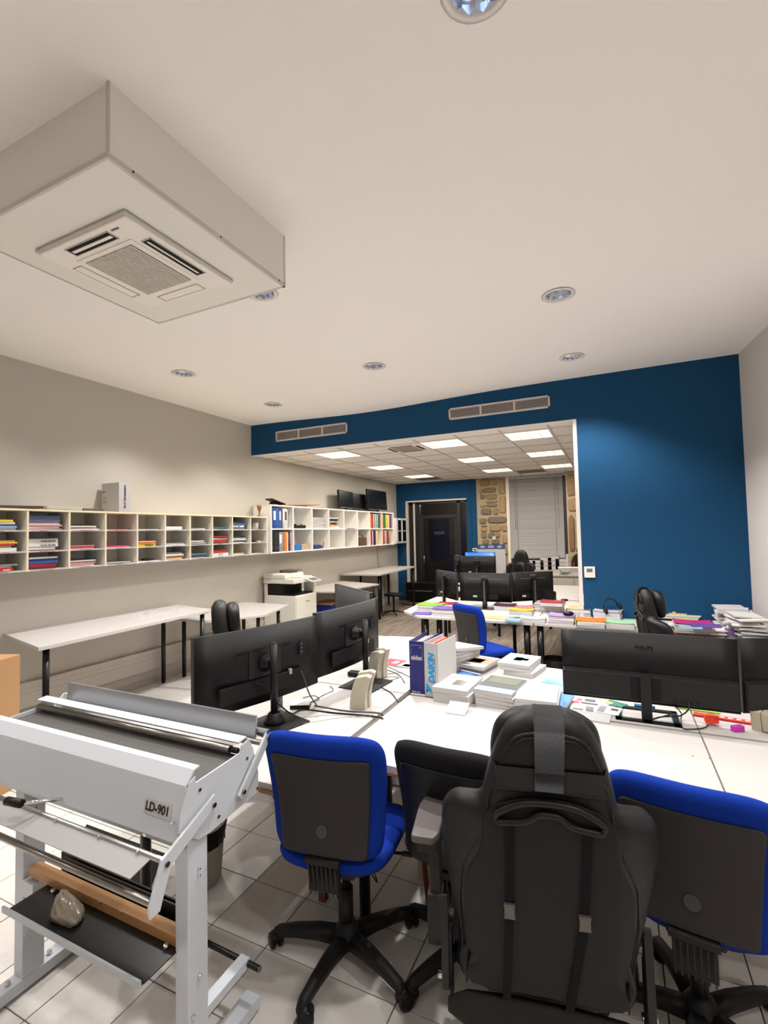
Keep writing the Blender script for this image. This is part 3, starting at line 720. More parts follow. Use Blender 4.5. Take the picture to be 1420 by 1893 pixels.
monitor('monitor', 'monitor turned with its grey screen towards the camera behind the second left monitor', (-1.965, 3.505, 1.09), (.64, .77), .80, .39, 'pole', screen=True)
monitor('monitor', 'ultra-wide black monitor seen from behind on a slim column with frame foot', (.118, 2.862, 1.002), (0, -1), .80, .355, 'column', brand='PHILIPS')
monitor('monitor', 'second ultra-wide black monitor cut by the right edge of the photo', (.895, 3.045, 1.002), (.40, -.91), .80, .355, 'column')
gm = None
monitor('monitor', 'middle one of the three black monitors standing on the far desk', (-1.50, 6.12, 1.015), (0, -1), .655, .36, 'arm', brand='iiyama', top=1.13)
monitor('monitor', 'left angled one of the three black monitors on the far desk', (-2.08, 6.33, 1.015), (-.72, -.70), .62, .36, 'arm', brand='iiyama', top=1.13)
monitor('monitor', 'right angled one of the three black monitors on the far desk', (-.95, 6.34, 1.02), (.62, -.78), .57, .36, 'arm', brand='iiyama', top=1.13)
monitor('monitor', 'right hand black monitor of the far group near the calendar', (-2.16, 8.3, 1.13), (0, -1), .64, .34, 'arm', brand='iiyama', top=1.12)
monitor('monitor', 'black monitor turned sideways at the left of the far group', (-2.55, 8.5, 1.13), (-.8, -.6), .45, .34, 'arm', top=1.12)
t = monitor('monitor', 'far monitor with a bright blue screen showing above the black ones', (-2.25, 8.85, 1.155), (0, 1), .56, .37, 'arm')
for c in [c for c in COL.objects if c.parent == t and c.name.startswith('screen')]: c.data = c.data.copy(); c.data.materials[0] = mat('lit_screen', (20, 90, 220), .3, emit=1.3)

# ================================================================== CHAIRS
def star_base(t, r=.305, n=5, a0=0, hub_z=.10, mt=None, w0=.052):
    mt = mt or M_blackm
    q = MB(); q.lathe([(.03, .05), (.052, .06), (.055, .11), (.04, .135), (.026, .15)], n=20); q.build('hub', mt, t)
    for k in range(n):
        a = a0+2*PI*k/n; m_ = RZ(a)
        q = MB(); pts = [(.03, .115), (.12, .118), (.22, .108), (r-.01, .092), (r+.012, .078)]
        rings = []
        for (x, z_), w_, hh in zip(pts, (w0*1.05, w0*.9, w0*.72, w0*.62, w0*.5), (.055, .048, .042, .036, .026)):
            rings.append([q.bm.verts.new((x, y_, z2)) for y_, z2 in ((-w_*.5, z_-hh), (w_*.5, z_-hh), (w_*.62, z_-hh*.35), (w_*.38, z_), (-w_*.38, z_), (-w_*.62, z_-hh*.35))])
        for a_, c_ in zip(rings, rings[1:]):
            for j in range(6): q.bm.faces.new((a_[j], a_[(j+1) % 6], c_[(j+1) % 6], c_[j])).smooth = True
        q.bm.faces.new(rings[0]); q.bm.faces.new(list(reversed(rings[-1]))); bmesh.ops.transform(q.bm, matrix=m_, verts=q.bm.verts[:])
        q.build('leg', mt, t)
        q = MB(); d_ = random.uniform(0, PI); mm = T(r*math.cos(a), r*math.sin(a), 0) @ RZ(d_)
        for s_ in (-1, 1):
            q.lathe([(.0, -.010), (.024, -.010), (.0305, -.006), (.0305, .006), (.024, .010), (.0, .010)], mm @ T(.012, s_*.0165, .0305) @ RX(PI/2), n=18)
        q.lathe([(.0, .0), (.027, .0), (.029, .01), (.014, .024), (0, .024)], mm @ T(.006, 0, .046), n=14)
        q.box((.004, 0, .04), (.034, .011, .03), mm, bev=.004)
        q.cyl(mm @ Vector((0, 0, .05)), mm @ Vector((0, 0, .085)), .007, n=10); q.build('caster', M_black, t)
def task_chair(lab, loc, rz, a0=0, col=M_fblue, group='blue office chairs', seat_z=.50, back_z=.76, back_rot=0, bw=.46, bh=.47, shell=None):
    SH = shell or M_shell
    t = empty('office_chair', lab, 'chair', loc, rz, group)
    star_base(t, a0=a0)
    q = MB(); q.cyl((0, 0, .10), (0, 0, .28), .027); q.cyl((0, 0, .28), (0, 0, seat_z-.09), .017); q.build('gas_column', M_black, t)
    q = MB(); q.box((0, -.02, seat_z-.075), (.17, .24, .045), bev=.012); q.build('mechanism', M_blackm, t)
    q = MB(); q.cyl((.07, .02, seat_z-.075), (.24, .05, seat_z-.085), .006, n=8); q.box((.25, .052, seat_z-.086), (.05, .022, .012), bev=.004); q.build('lever', M_black, t)
    so = sp2(mirror([(0, -.225), (.14, -.22), (.215, -.16), (.24, .02), (.232, .17), (.16, .225), (0, .24)]))
    q = MB(); q.pad(so, .075, lambda u, v, w_: (u, v, seat_z+w_*.9+.012*abs(u/.24)**2-(.025 if v > .15 else 0)*((v-.15)/.1)**2), dome=.12, edge=.2); q.build('seat', col, t)
    q = MB(); q.pad([(u*.74, v*.80) for u, v in so], .03, lambda u, v, w_: (u, v, seat_z-.046+w_), edge=.15); q.build('seat_shell', M_blackm, t)
    # backrest: leans backwards, hollow towards the sitter
    lean = .14
    def bf(y_off):
        def f(u, v, w_):
            y = -.235 - v*math.sin(lean) + w_ + y_off + .9*u*u*.55 + .03*math.cos(v/bh*PI)
            return (u, y, back_z + v*math.cos(lean))
        return f
    h2, w2 = bh/2, bw/2
    bo = sp2(mirror([(0, -h2), (w2*.62, -h2*.99), (w2*.86, -h2*.84), (w2*.93, -h2*.3), (w2*.985, h2*.35), (w2*.96, h2*.80), (w2*.72, h2*.98), (0, h2*1.0)]))
    q = MB(); q.pad(bo, .075, bf(.0), dome=.0, edge=.17); q.build('backrest', col, t)
    base_ = rrect(w2*1.52, h2*1.58, .02, 4, 0, -h2*.13); sh = []
    for a_, c_ in zip(base_, base_[1:]+base_[:1]):
        m_ = max(1, int(math.dist(a_, c_)/.03))
        for k in range(m_): u, v = a_[0]+(c_[0]-a_[0])*k/m_, a_[1]+(c_[1]-a_[1])*k/m_; sh.append((u*(1.0+.10*v/h2)+.0, v))
    q = MB(); q.pad(sh, .012, bf(-.041), edge=.04); bs = q.build('back_shell', SH, t)
    q = MB(); pf = bf(-.0515); p_ = pf(0, -h2*.52, 0)
    q.lathe([(.018, 0), (.022, .002), (.024, .0), (.018, -.001)], Matrix.Translation(p_) @ RX(PI/2-lean), n=20); q.build('shell_button', mat('shell_dark', (58, 54, 53), .6), bs)
    pf = bf(-.048)
    q = MB(); p1 = pf(0, -h2*.98, 0)
    q.box((0, p1[1]+.008, p1[2]), (.135, .035, .022), bev=.004); q.box((0, p1[1]+.024, p1[2]-.055), (.118, .028, .12), bev=.003); q.build('back_bracket', M_blackm, t)
    for k in range(7):
        q = MB(); x = -.052+.0173*k; q.prism([(p1[2]-.012, p1[1]+.012), (p1[2]-.115, p1[1]+.012), (p1[2]-.13, p1[1]-.004+.02), (p1[2]-.012, p1[1]-.008)], .005, Matrix(((0, 0, 1, x-.0025), (0, 1, 0, 0), (1, 0, 0, 0), (0, 0, 0, 1))))
        q.build('rib', SH, t)
    q = MB(); q.tube([(0, p1[1]+.03, p1[2]-.09), (0, p1[1]+.04, seat_z-.05), (0, -.1, seat_z-.085)], .024, flat=.5); q.build('back_stem', M_blackm, t)
    return t
task_chair('blue fabric office chair in front, between the laminating machine and the black gaming chair', (-1.05, 1.775, 0), R(10), a0=R(-30), back_z=.765, group=None, bw=.485)
c2 = task_chair('blue fabric office chair at the right edge, partly behind the black gaming chair', (.205, 1.99, 0), R(-8), a0=R(-25), back_z=.72, group=None, bw=.47)
task_chair('blue fabric office chair standing at the far desk with the purple folders', (-1.24, 5.0, 0), R(-36), a0=R(5), back_z=.76, group=None)
c4 = task_chair('plain black office chair squeezed between the front blue chair and the gaming chair', (-.575, 1.96, 0), R(-3), a0=R(25), col=M_fblack, back_z=.715, group=None, bw=.44, shell=M_black)

def gaming_chair(lab, loc, rz, zs=.46, a0=0, pillow=True, arms=True, lean=.16, detail=True, hb=.80, ws=1.0, cloth=False, skew=0):
    t = empty('gaming_chair', lab, 'chair', loc, rz)
    star_base(t, r=.31, a0=a0, w0=.055)
    q = MB(); q.cyl((0, 0, .10), (0, 0, .26), .03); q.cyl((0, 0, .26), (0, 0, zs-.1), .02); q.build('gas_column', M_black, t)
    q = MB(); q.box((0, 0, zs-.09), (.26, .34, .04), bev=.01); q.build('mechanism', M_blackm, t)
    q = MB(); q.cyl((-.10, .04, zs-.09), (-.27, .06, zs-.10), .006, n=8); q.box((-.28, .06, zs-.10), (.05, .03, .014), bev=.004); q.build('lever', M_black, t)
    so = sp2(mirror([(0, -.24), (.2, -.235), (.255, -.18), (.262, .1), (.25, .22), (.16, .262), (0, .27)]))
    q = MB(); q.pad(so, .10, lambda u, v, w_: (u, v, zs+w_*.9+.05*max(0, abs(u)-.15)/.1), dome=.0, edge=.16); q.build('seat', M_leath, t)
    H_ = hb
    half = [(0, 0), (.10, -.003), (.20, 0), (.228, .03), (.243, .15), (.268, .30), (.284, .42), (.276, .495), (.245, .535), (.205, .553), (.170, .572), (.157, .615), (.143, .67), (.125, .72), (.098, .765), (.055, .795), (0, .803)]
    half = [(u*ws, v*H_/.803) for u, v in half]
    y0 = -.22
    def bf(yo=0):
        def f(u, v, w_):
            s_ = math.sin(lean); wing = 0
            if v > .12*H_ and v < .75*H_: wing = max(0, abs(u)-.17*ws)*.75
            crv = .03*math.sin(min(1, v/H_)*PI)
            return (u + skew*v, y0 - v*s_ + w_ + wing - crv + yo, zs+.0+v*math.cos(lean))
        return f
    bo = spline([(u, v) for u, v in mirror(half)], 3); bo = [(p.x, p.y) for p in bo]
    q = MB(); q.pad(bo, .105, bf(), edge=.16); q.build('backrest', M_leath, t)
    # flat charcoal rear panel inside the bolsters
    pan = [(0, .03), (.19, .03), (.205, .12), (.212, .26), (.205, .36), (.165, .455), (.145, .56), (0, .60)]
    q = MB(); q.pad(sp2(mirror([(u*ws, v*H_/.803) for u, v in pan]), 4), .012, bf(-.052), edge=.05); q.build('rear_panel', M_leathg, t)
    hd = [(0, .61), (.135, .61), (.128, .65), (.112, .70), (.075, .75), (0, .762)]
    q = MB(); q.pad(sp2(mirror([(u*ws, v*H_/.803) for u, v in hd]), 4), .012, bf(-.052), edge=.10); q.build('head_panel', M_leath, t)
    if detail:
        g = bf(-.066)
        # seams on the bolsters
        for s_ in (-1, 1):
            q = MB(); q.tube([g(s_*u*ws, v*H_/.803, .012) for u, v in ((.205, .03), (.218, .12), (.226, .26), (.216, .37), (.178, .46), (.15, .53), (.143, .60))], .0022, n=6); q.build('seam', M_black, t)
        q = MB(); q.tube([g(u*ws, v*H_/.803, .005) for u, v in ((-.118, .66), (-.10, .715), (-.06, .745), (0, .752), (.06, .745), (.10, .715), (.118, .66))], .0022, n=6); q.build('seam', M_black, t)
        # elastic band round the neck, strap over the head
        q = MB(); rows = []
        for v in (.625, .675):
            rows.append([q.bm.verts.new(g(u*ws, v*H_/.803, .002 if abs(u) < .13 else .05)) for u in (-.140, -.125, -.08, 0, .08, .125, .140)])
        for k in range(6): q.bm.faces.new((rows[0][k], rows[0][k+1], rows[1][k+1], rows[1][k])).smooth = True
        q.build('elastic_band', mat('elastic', (27, 26, 27), .8), t)
        q = MB(); hz = [(.625, -.006), (.67, -.007), (.72, -.006), (.765, .004), (.795, .03), (.806, .06), (.80, .10)]
        ln, rn = [], []
        for v, w_ in hz:
            p_ = Vector(bf(-.066)(0, v*H_/.803, w_)); wd = .032+.004*(v-.58)*5
            ln.append(q.bm.verts.new(p_+Vector((-wd, 0, 0)))); rn.append(q.bm.verts.new(p_+Vector((wd, 0, 0))))
        for k in range(len(hz)-1): q.bm.faces.new((ln[k], rn[k], rn[k+1], ln[k+1])).smooth = True
        r_ = bmesh.ops.solidify(q.bm, geom=q.bm.faces[:], thickness=.004)
        q.build('head_strap', M_leath, t)
        # handle opening with moulded rim
        up = [(-.122, .535), (-.124, .555), (-.075, .583), (-.03, .592), (.03, .592), (.075, .583), (.124, .555), (.122, .535)]
        lo = [(.122, .535), (.10, .535), (.055, .542), (.025, .562), (0, .564), (-.025, .562), (-.055, .542), (-.10, .535), (-.122, .535)]
        pts = [(u*ws, v*H_/.803) for u, v in up+lo[1:-1]]
        q = MB(); q.tube([g(u, v, .0) for u, v in [(p.x, p.y) for p in spline(pts, 4)]]+[g(pts[0][0], pts[0][1], 0)], .0085, n=8); q.build('handle_rim', M_mon2, t)
        q = MB(); vv = [q.bm.verts.new(g(u, v, .008)) for u, v in pts]; q.bm.faces.new(vv); q.build('handle_opening', M_dark, t)
        for s_, x1, x0 in ((-1, -.092, -.098), (1, .092, .062)):
            def strip(va, vb, xa, xb, wd, mt, nm, w_=.0, th=.003):
                q = MB(); A_, B_ = [], []
                for k in range(6):
                    f_ = k/5; v = va+(vb-va)*f_; x = xa+(xb-xa)*f_
                    A_.append(q.bm.verts.new(g((x-wd/2)*ws, v*H_/.803, w_))); B_.append(q.bm.verts.new(g((x+wd/2)*ws, v*H_/.803, w_)))
                for k in range(5): q.bm.faces.new((A_[k], B_[k], B_[k+1], A_[k+1]))
                bmesh.ops.solidify(q.bm, geom=q.bm.faces[:], thickness=th); return q.build(nm, mt, t)
            xm = x1 if s_ < 0 else .088
            strip(.54, .318, x1, xm, .021, M_strap, 'strap'); strip(.278, .015, xm, x0, .021, M_strap, 'strap')
            q = MB(); p_ = Vector(g(xm*ws, .298*H_/.803, -.004)); mm = Matrix.Translation(p_) @ RX(-lean*-1)
            q.box((0, 0, 0), (.026, .010, .030), mm, bev=.002); q.box((0, 0, .017), (.028, .008, .006), mm); q.box((0, 0, -.017), (.028, .008, .006), mm)
            q.build('buckle', M_buckle, t)
        # cloth bottom flap
        q = MB(); q.pad(sp2([(-.215*ws, -.10), (.215*ws, -.10), (.212*ws, -.01), (-.212*ws, -.01)], 3), .02, lambda u, v, w_: (u, y0-.045+w_, zs+v+.0), edge=.08); q.build('seat_rear_flap', M_leathg, t)
        for s_ in (-1, 1):
            q = MB(); q.prism(rrect(.035, .20, .016), .008, T(s_*.258*ws, y0+.0, zs+.03) @ RZ(PI/2) @ RX(PI/2)); q.build('side_bracket', M_black, t)
            q = MB(); q.prism(sp2([(-.025, -.11), (.025, -.10), (.02, .02), (.004, .13), (-.012, .12), (-.02, 0)], 4), .02, T(s_*.268*ws-.01, y0-.01, zs+.08) @ RZ(PI/2) @ RX(PI/2), bev=.003); q.build('recliner_cover', M_shell, t)
    if arms:
        for s_ in (-1, 1):
            za = zs+(.0 if s_ < 0 else -.17); q = MB(); ap = [(-.045, -.13), (-.05, .05), (-.035, .12), (.03, .125), (.046, .06), (.042, -.10), (.028, -.135), (-.028, -.135)]
            q.prism(ap, .026, T(s_*(.345 if s_ < 0 else .27)*ws, .02 if s_ < 0 else .16, za+.275), bev=.006); q.build('arm_pad', mat('arm_pad', (92, 86, 84), .5, bump=.1), t)
            q = MB(); q.box((s_*(.34 if s_ < 0 else .27)*ws, -.02 if s_ < 0 else .12, za+.255), (.065, .15, .035), bev=.006); q.box((s_*(.325 if s_ < 0 else .275)*ws, -.02 if s_ < 0 else .12, za+.14), (.035, .05, .20), bev=.004); q.box((s_*(.328 if s_ < 0 else .278)*ws, -.02 if s_ < 0 else .12, zs+.0), (.05, .07, .16), bev=.005)
            q.box((s_*.27*ws, -.02 if s_ < 0 else .12, zs-.07), (.12, .07, .012)); q.build('arm_post', M_shell, t)
            q = MB(); q.cyl((s_*.27*ws, -.12, zs-.11), (s_*.31*ws, -.12, zs-.11), .010, n=10); q.build('bolt', M_chrome, t)
    if pillow:
        q = MB(); q.pad(sp2(mirror([(0, -.11), (.11, -.10), (.145, -.02), (.13, .075), (.07, .115), (0, .12)])), .085, lambda u, v, w_: bf(.085)(u, v+.66*H_/.803, w_), edge=.3); q.build('head_pillow', M_fblack if cloth else M_leath, t)
    return t
gaming_chair('big black leather gaming chair in front with two buckled straps on its back', (-.268, 1.66, 0), R(11), a0=R(-166), zs=.455, lean=.17, hb=.83, skew=.035)
gaming_chair('black gaming chair with a round head pillow behind the first left monitor', (-2.27, 2.83, 0), R(-46), detail=False, arms=False, zs=.48, hb=.82)
gaming_chair('black gaming chair standing behind the wide right monitor in front of the blue wall', (.56, 4.84, 0), R(-78), detail=True, zs=.42, hb=.80)
gaming_chair('black cloth gaming chair facing away in front of the far window', (-1.75, 9.75, 0), R(175), detail=False, pillow=False, zs=.5, hb=.84, arms=False)
gaming_chair('low rounded black chair next to the far gaming chair', (-1.78, 9.1, 0), R(150), detail=False, pillow=False, zs=.40, hb=.74, arms=False, ws=.9)

# ================================================================== LAMINATING MACHINE
t = empty('laminating_machine', 'white floor-standing roll machine with a black belt table in the left foreground', 'machine', (-1.83, 1.25, 0))
ox, oy = -1.83, 1.25
XR, XL = -1.225, -2.43
def YZ(pts, x, th, mt, nm, bev=.0, parent=None):
    q = MB(); q.prism([(p[0]-oy, p[1]) for p in pts], th, Matrix(((0, 0, 1, x-ox), (1, 0, 0, 0), (0, 1, 0, 0), (0, 0, 0, 1))), bev=bev); return q.build(nm, mt, parent or t)
side = [(1.082, .832), (1.088, .875), (1.105, .915), (1.125, .962), (1.148, .975), (1.149, .952), (1.352, .962), (1.362, .985), (1.390, .992), (1.418, .955), (1.446, .855), (1.444, .785), (1.21, .768), (1.16, .772)]
for x in (XR-.006, XL): YZ(side, x, .006, M_mwhite, 'side_plate', .001)
# belt bed, front cover, lips
q = MB(); q.bb(XL+.006-ox, XR-.007-ox, 1.15-oy, 1.37-oy, .930, .944); q.build('belt_table', M_belt, t)
fc = [(1.172, .997), (1.150, .993), (1.116, .957), (1.083, .80), (1.088, .80), (1.121, .953), (1.153, .988), (1.172, .992)]
YZ(fc, XL-.004, XR-XL-.004, M_mwhite, 'front_cover', parent=t)
YZ([(1.090, .815), (1.110, .765), (1.150, .755), (1.150, .760), (1.113, .770), (1.094, .815)], XL, XR-XL-.012, M_mgrey, 'lower_apron')
YZ([(1.352, .993), (1.350, .999), (1.392, 1.004), (1.422, .965), (1.418, .963), (1.390, .999)], XL-.002, XR-XL-.006, M_mwhite, 'rear_cover')
q = MB(); q.cyl((XL+.01-ox, 1.352-oy, .968), (XR-.045-ox, 1.352-oy, .968), .0135, n=20); q.build('rear_roller', M_steel, t)
q = MB(); q.cyl((XR-.046-ox, 1.352-oy, .968), (XR-.012-ox, 1.352-oy, .968), .010, n=14); q.build('roller_bearing', M_black, t)
# label LD-901
q = MB(); n_ = Vector((0, -(.138), -(.017))).normalized()
fm = face((1, 0, 0), Vector((0, .033, .157)), (-1.335-ox, 1.0975-oy, .876)); q.box((0, 0, 0), (.118, .044, .0012), fm); lb = q.build('label_sticker', M_paper, t)
text('LD-901', .0365, M_text, lb, face((1, 0, 0), Vector((0, .033, .157)), (-1.335-ox, 1.0962-oy, .876)), bold=.0008, xs=.95)
# bolts on the side plate
for (y, z_, r_) in ((1.165, .925, .0055), (1.385, .93, .0055), (1.437, .80, .0045), (1.245, .80, .0055), (1.205, .848, .009), (1.365, .835, .007)):
    q = MB(); q.cyl((XR-ox, y-oy, z_), (XR+.008-ox if r_ > .006 else XR+.003-ox, y-oy, z_), r_, n=12); q.build('bolt', M_steel, t)
q = MB(); q.cyl((XR-.03-ox, 1.088-oy, .855), (XR-.03-ox, 1.078-oy, .855), .006, n=10); q.build('bolt', M_chrome, t)
q = MB(); q.cyl((XR-.16-ox, 1.098-oy, .79), (XR-.16-ox, 1.088-oy, .788), .006, n=10); q.build('bolt', M_chrome, t)
# front swing arms (bent) with the rod, rear arms with clear guard
arm = [(1.222, .880), (1.200, .888), (1.010, .800), (.972, .690), (.990, .672), (1.004, .685), (1.030, .775), (1.212, .862)]
for x in (XR+.010, XL-.018): YZ([(1.232, .868), (1.210, .893), (1.006, .806), (.964, .698), (.966, .668), (1.000, .670), (1.036, .774), (1.224, .858)], x, .010, M_mwhite, 'front_arm', .002)
for x in (XR+.008, XL-.016): YZ([(1.342, .810), (1.322, .832), (1.474, .988), (1.496, .985), (1.494, .958), (1.358, .820)], x, .010, M_mwhite, 'rear_arm', .002)
for (y, z_) in ((1.205, .862), (1.022, .787), (1.345, .836), (1.480, .970)):
    q = MB(); q.cyl((XR+.018-ox, y-oy, z_), (XR+.025-ox, y-oy, z_), .008, n=14); q.build('bolt', M_steel, t)
q = MB(); q.cyl((XL-.01-ox, .982-oy, .700), (XR+.012-ox, .982-oy, .700), .0105, n=18); q.build('front_rod', M_steel, t)
q = MB(); q.cyl((XL-.01-ox, 1.025-oy, .79), (XR+.012-ox, 1.025-oy, .79), .009, n=14); q.build('guide_rod', M_alu, t)
q = MB(); q.bb(XL+.0-ox, XR-.04-ox, -.075, .0, -.0015, .0015, m=T(0, 1.022-oy, .790) @ RX(R(12))); q.build('guide_plate', mat('guide_plate', (150, 148, 147), .45, metal=.3), t)
for x in (-1.32, -1.50, -1.72, -1.95, -2.15):
    q = MB(); q.sph((x-ox, 1.016-oy, .797), .006, n=8); q.build('rivet', M_chrome, t)
q = MB(); q.cyl((-1.855-ox, .990-oy, .836), (-1.80-ox, 1.085-oy, .815), .006, n=10); q.build('hook_bolt', M_chrome, t)
q = MB(); q.cyl((-1.915-ox, .968-oy, .842), (-1.858-ox, .985-oy, .836), .014, n=16); q.build('rubber_knob', M_black, t)
YZ([(1.462, .965), (1.472, 1.045), (1.480, 1.045), (1.470, .963)], XL+.03, XR-XL-.06, mat('guard', (150, 150, 152), .25, metal=.5), 'rear_guard')
q = MB(); q.bb(XR-.12-ox, XR+.02-ox, 1.475-oy, 1.489-oy, .985, .998); q.build('guard_rail', M_alu, t)
q = MB(); q.cyl((XL-ox, 1.462-oy, .955), (XR+.01-ox, 1.462-oy, .955), .010, n=14); q.build('rear_rod', M_steel, t)
# A-frame legs, feet
for s_, px in (('r', -1.262), ('l', -2.135)):
    q = MB(); y0_, y1_ = 1.125, 1.205
    q.bb(px-.028-ox, px+.028-ox, y0_-oy, y1_-oy, .05, .83, bev=.003); q.build('upright', M_mwhite, t)
    q = MB(); q.bb(px-.03-ox, px+.03-ox, .80-oy, 1.45-oy, .012, .055, bev=.002); q.build('foot', M_mwhite, t)
    q = MB(); q.bb(px-.06-ox, px-.03-ox, 1.13-oy, 1.2-oy, .40, .428) if s_ == 'r' else q.bb(px+.03-ox, px+.10-ox, 1.12-oy, 1.2-oy, .37, .427); q.build('bracket', M_mwhite, t)
    for (y, z_) in ((1.165, .35), (1.14, .25), (1.165, .68), (1.165, .66)):
        q = MB(); q.cyl((px+.028-ox, y-oy, z_), (px+.038-ox, y-oy, z_), .006 if z_ < .5 else .003, n=10); q.build('bolt', M_chrome, t)
    for y in (1.09, 1.24):
        q = MB(); q.cyl((px-ox, y-oy, .055), (px-ox, y-oy, .068), .009, n=10); q.build('bolt', M_chrome, t)
# tray shelf with folded front lip and rear wall
YZ([(.998, .438), (.998, .450), (1.012, .438), (1.20, .438), (1.20, .50), (1.204, .50), (1.204, .434), (1.010, .434)], -1.975, .69, mat('tray_black', (24, 23, 25), .3), 'tray')
q = MB(); q.bb(-1.985-ox, -1.283-ox, .992-oy, .999-oy, .434, .454); q.build('tray_lip', M_mgrey, t)
for x in (-1.91, -1.325):
    q = MB(); q.cyl((x-ox, 1.12-oy, .436), (x-ox, 1.12-oy, .450), .008, n=10); q.build('bolt', M_chrome, t)
YZ([(1.215, .40), (1.215, .50), (1.221, .50), (1.221, .40)], -2.02, .75, mat('panel_black', (36, 32, 28), .45), 'rear_panel')
YZ([(1.135, .439), (1.135, .470), (1.175, .472), (1.175, .439)], -2.09, .80, M_beech, 'wooden_rail')
for x in (-1.66, -1.55):
    q = MB(); q.cyl((x-ox, 1.136-oy, .46), (x-ox, 1.124-oy, .478), .0016, n=6); q.build('nail', M_alu, t)
q = MB(); q.cyl((-1.9-ox, 1.42-oy, .20), (-1.19-ox, 1.40-oy, .20), .010, n=12); q.build('rear_bar', M_black, t)
q = MB(); q.cyl((-1.192-ox, 1.40-oy, .20), (-1.188-ox, 1.40-oy, .20), .0085, n=12); q.build('bar_end', M_alu, t)
q = MB(); q.bb(-1.262-ox-.02, -1.262-ox+.02, 1.2-oy, 1.41-oy, .185, .215); q.build('rear_bracket', M_mwhite, t)
# crumpled bag on the tray
q = MB()
for c_ in ((-.06, -.02, 0), (-.05, .03, 0), (.07, -.035, 0), (.085, .0, 0), (.04, .04, 0), (-.03, -.045, .0), (-.045, .0, .075), (-.03, .01, .085), (-.055, -.01, .05), (.0, -.03, .05), (.04, -.03, .035), (.08, -.02, .025), (.05, .03, .03), (-.015, -.04, .03)): q.bm.verts.new(c_)
bmesh.ops.convex_hull(q.bm, input=q.bm.verts[:]); bmesh.ops.bevel(q.bm, geom=q.bm.edges[:], offset=.006, segments=2, affect='EDGES')
for f in q.bm.faces: f.smooth = True
tag(q.build('plastic_bag', mat('bag', (150, 138, 120), .18, coat=.6, bump=.6, scale=60), loc=(-1.75, 1.072, .439)), 'small crumpled translucent bag lying on the black tray of the white machine', 'bag')

# paper bin behind the machine, under the desk
q = MB(); q.lathe([(.10, 0), (.105, .01), (.125, .26), (.13, .27), (.125, .27), (.10, .012)], n=28); t = empty('waste_bin', 'grey slotted waste bin under the left desk behind the white machine', 'bin', (-1.96, 1.86, 0)); q.build('bucket', cmat((150, 142, 130)), t)
q = MB(); q.lathe([(.1215, .19), (.136, .27), (.128, .278)], n=24, caps=False); q.build('bin_liner', M_black, t)
for k in range(20):
    a = 2*PI*k/20; q = MB(); q.box((.122*math.cos(a), .122*math.sin(a), .215), (.006, .006, .05), None); q.build('slot', M_dark, t)
q = MB(); q.box((0, 0, .10), (.62, .19, .004), RX(.9)); tag(q.build('cardboard_sheet', cmat((28, 26, 28)), loc=(-2.42, 1.80, .0)), 'black sheet leaning under the left desk behind the white machine', 'board')
# brown floor stands and white pot below the front desk
q = MB(); q.bb(-.018, .018, -.02, .02, 0, .50, bev=.003); tag(q.build('wooden_prop', cmat((120, 72, 38)), loc=(-1.31, 2.0, 0)), 'short brown wooden prop standing behind the front blue chair', 'wood')
q = MB(); q.cyl((0, 0, 0), (-.08, .04, .62), .012, n=10); tag(q.build('red_stick', cmat((104, 34, 20)), loc=(-.80, 2.08, .0)), 'thin dark red stick leaning between the blue and the black chair', 'stick')
q = MB(); q.lathe([(.085, 0), (.09, .01), (.105, .22), (.10, .22), (.08, .012)], n=24); tag(q.build('plastic_pot', cmat((176, 170, 158)), loc=(-.88, 2.38, 0)), 'pale plastic pot on the floor under the big empty desk', 'pot')
# ================================================================== WALL SHELVES
def boards(t, rows):
    for (nm, a, mt) in rows:
        q = MB(); q.bb(*a, bev=.0015); q.build(nm, mt, t)
SX0, SX1 = -5.045, -4.72
PY = [1.43, 1.795, 2.16] + [2.527+.3667*k for k in range(10)]
PZ = [1.467, 1.636, 1.824, 2.0]
ty = (PY[0]+PY[-1])/2
t = empty('pigeonhole_shelf', 'long cream-edged three-row pigeonhole shelf hung on the left wall', 'shelf', (-5.05, ty, 1.45))
def rel(a): return (a[0]+5.05, a[1]+5.05, a[2]-ty, a[3]-ty, a[4]-1.45, a[5]-1.45)
boards(t, [('back_panel', rel((SX0-.006, SX0, PY[0], PY[-1], 1.46, 2.0)), M_shelf)])
for y in PY: boards(t, [('divider', rel((SX0, SX1, y-.009, y+.009, 1.457, 2.0)), M_shelf), ('edge_band', rel((SX1, SX1+.002, y-.009, y+.009, 1.457, 2.0)), M_birch)])
for z_ in PZ:
    if z_ == PZ[-1]: boards(t, [('top_board', rel((SX0, SX1+.006, PY[0]-.009, PY[-1]+.009, z_, z_+.018)), M_birch)])
    else:
        for a, c in zip(PY, PY[1:]): boards(t, [('shelf_board', rel((SX0, SX1-.001, a+.009, c-.009, z_-.009, z_+.004)), M_shelf), ('label_strip', rel((SX1-.001, SX1+.001, a+.03, c-.02, z_-.010, z_+.005)), M_paper)])
words = ['red', 'grey', 'ink']
for ci in range(2, 12):
    for z_ in PZ[:3]:
        q = MB()
        x0 = PY[ci]+.10
        for k in range(random.randint(5, 9)):
            w_ = random.uniform(.006, .016); q.box((SX1+.0016+5.05, x0+w_/2-ty, z_-.0025-1.45), (.0006, w_, .005)); x0 += w_+.004
        q.build('label_print', M_tgrey if random.random() < .6 else cmat((170, 60, 60)), t)
CYL = [5.90, 6.46, 7.01, 7.555, 8.10, 8.65, 9.20, 9.80, 10.43]; CZL = [1.467, 1.83, 2.195]; CX1 = -4.70
ty2 = (CYL[0]+CYL[-1])/2
t = empty('cube_shelf', 'white two-row cube shelf on the wall beyond the blue lintel', 'shelf', (-5.05, ty2, 1.45))
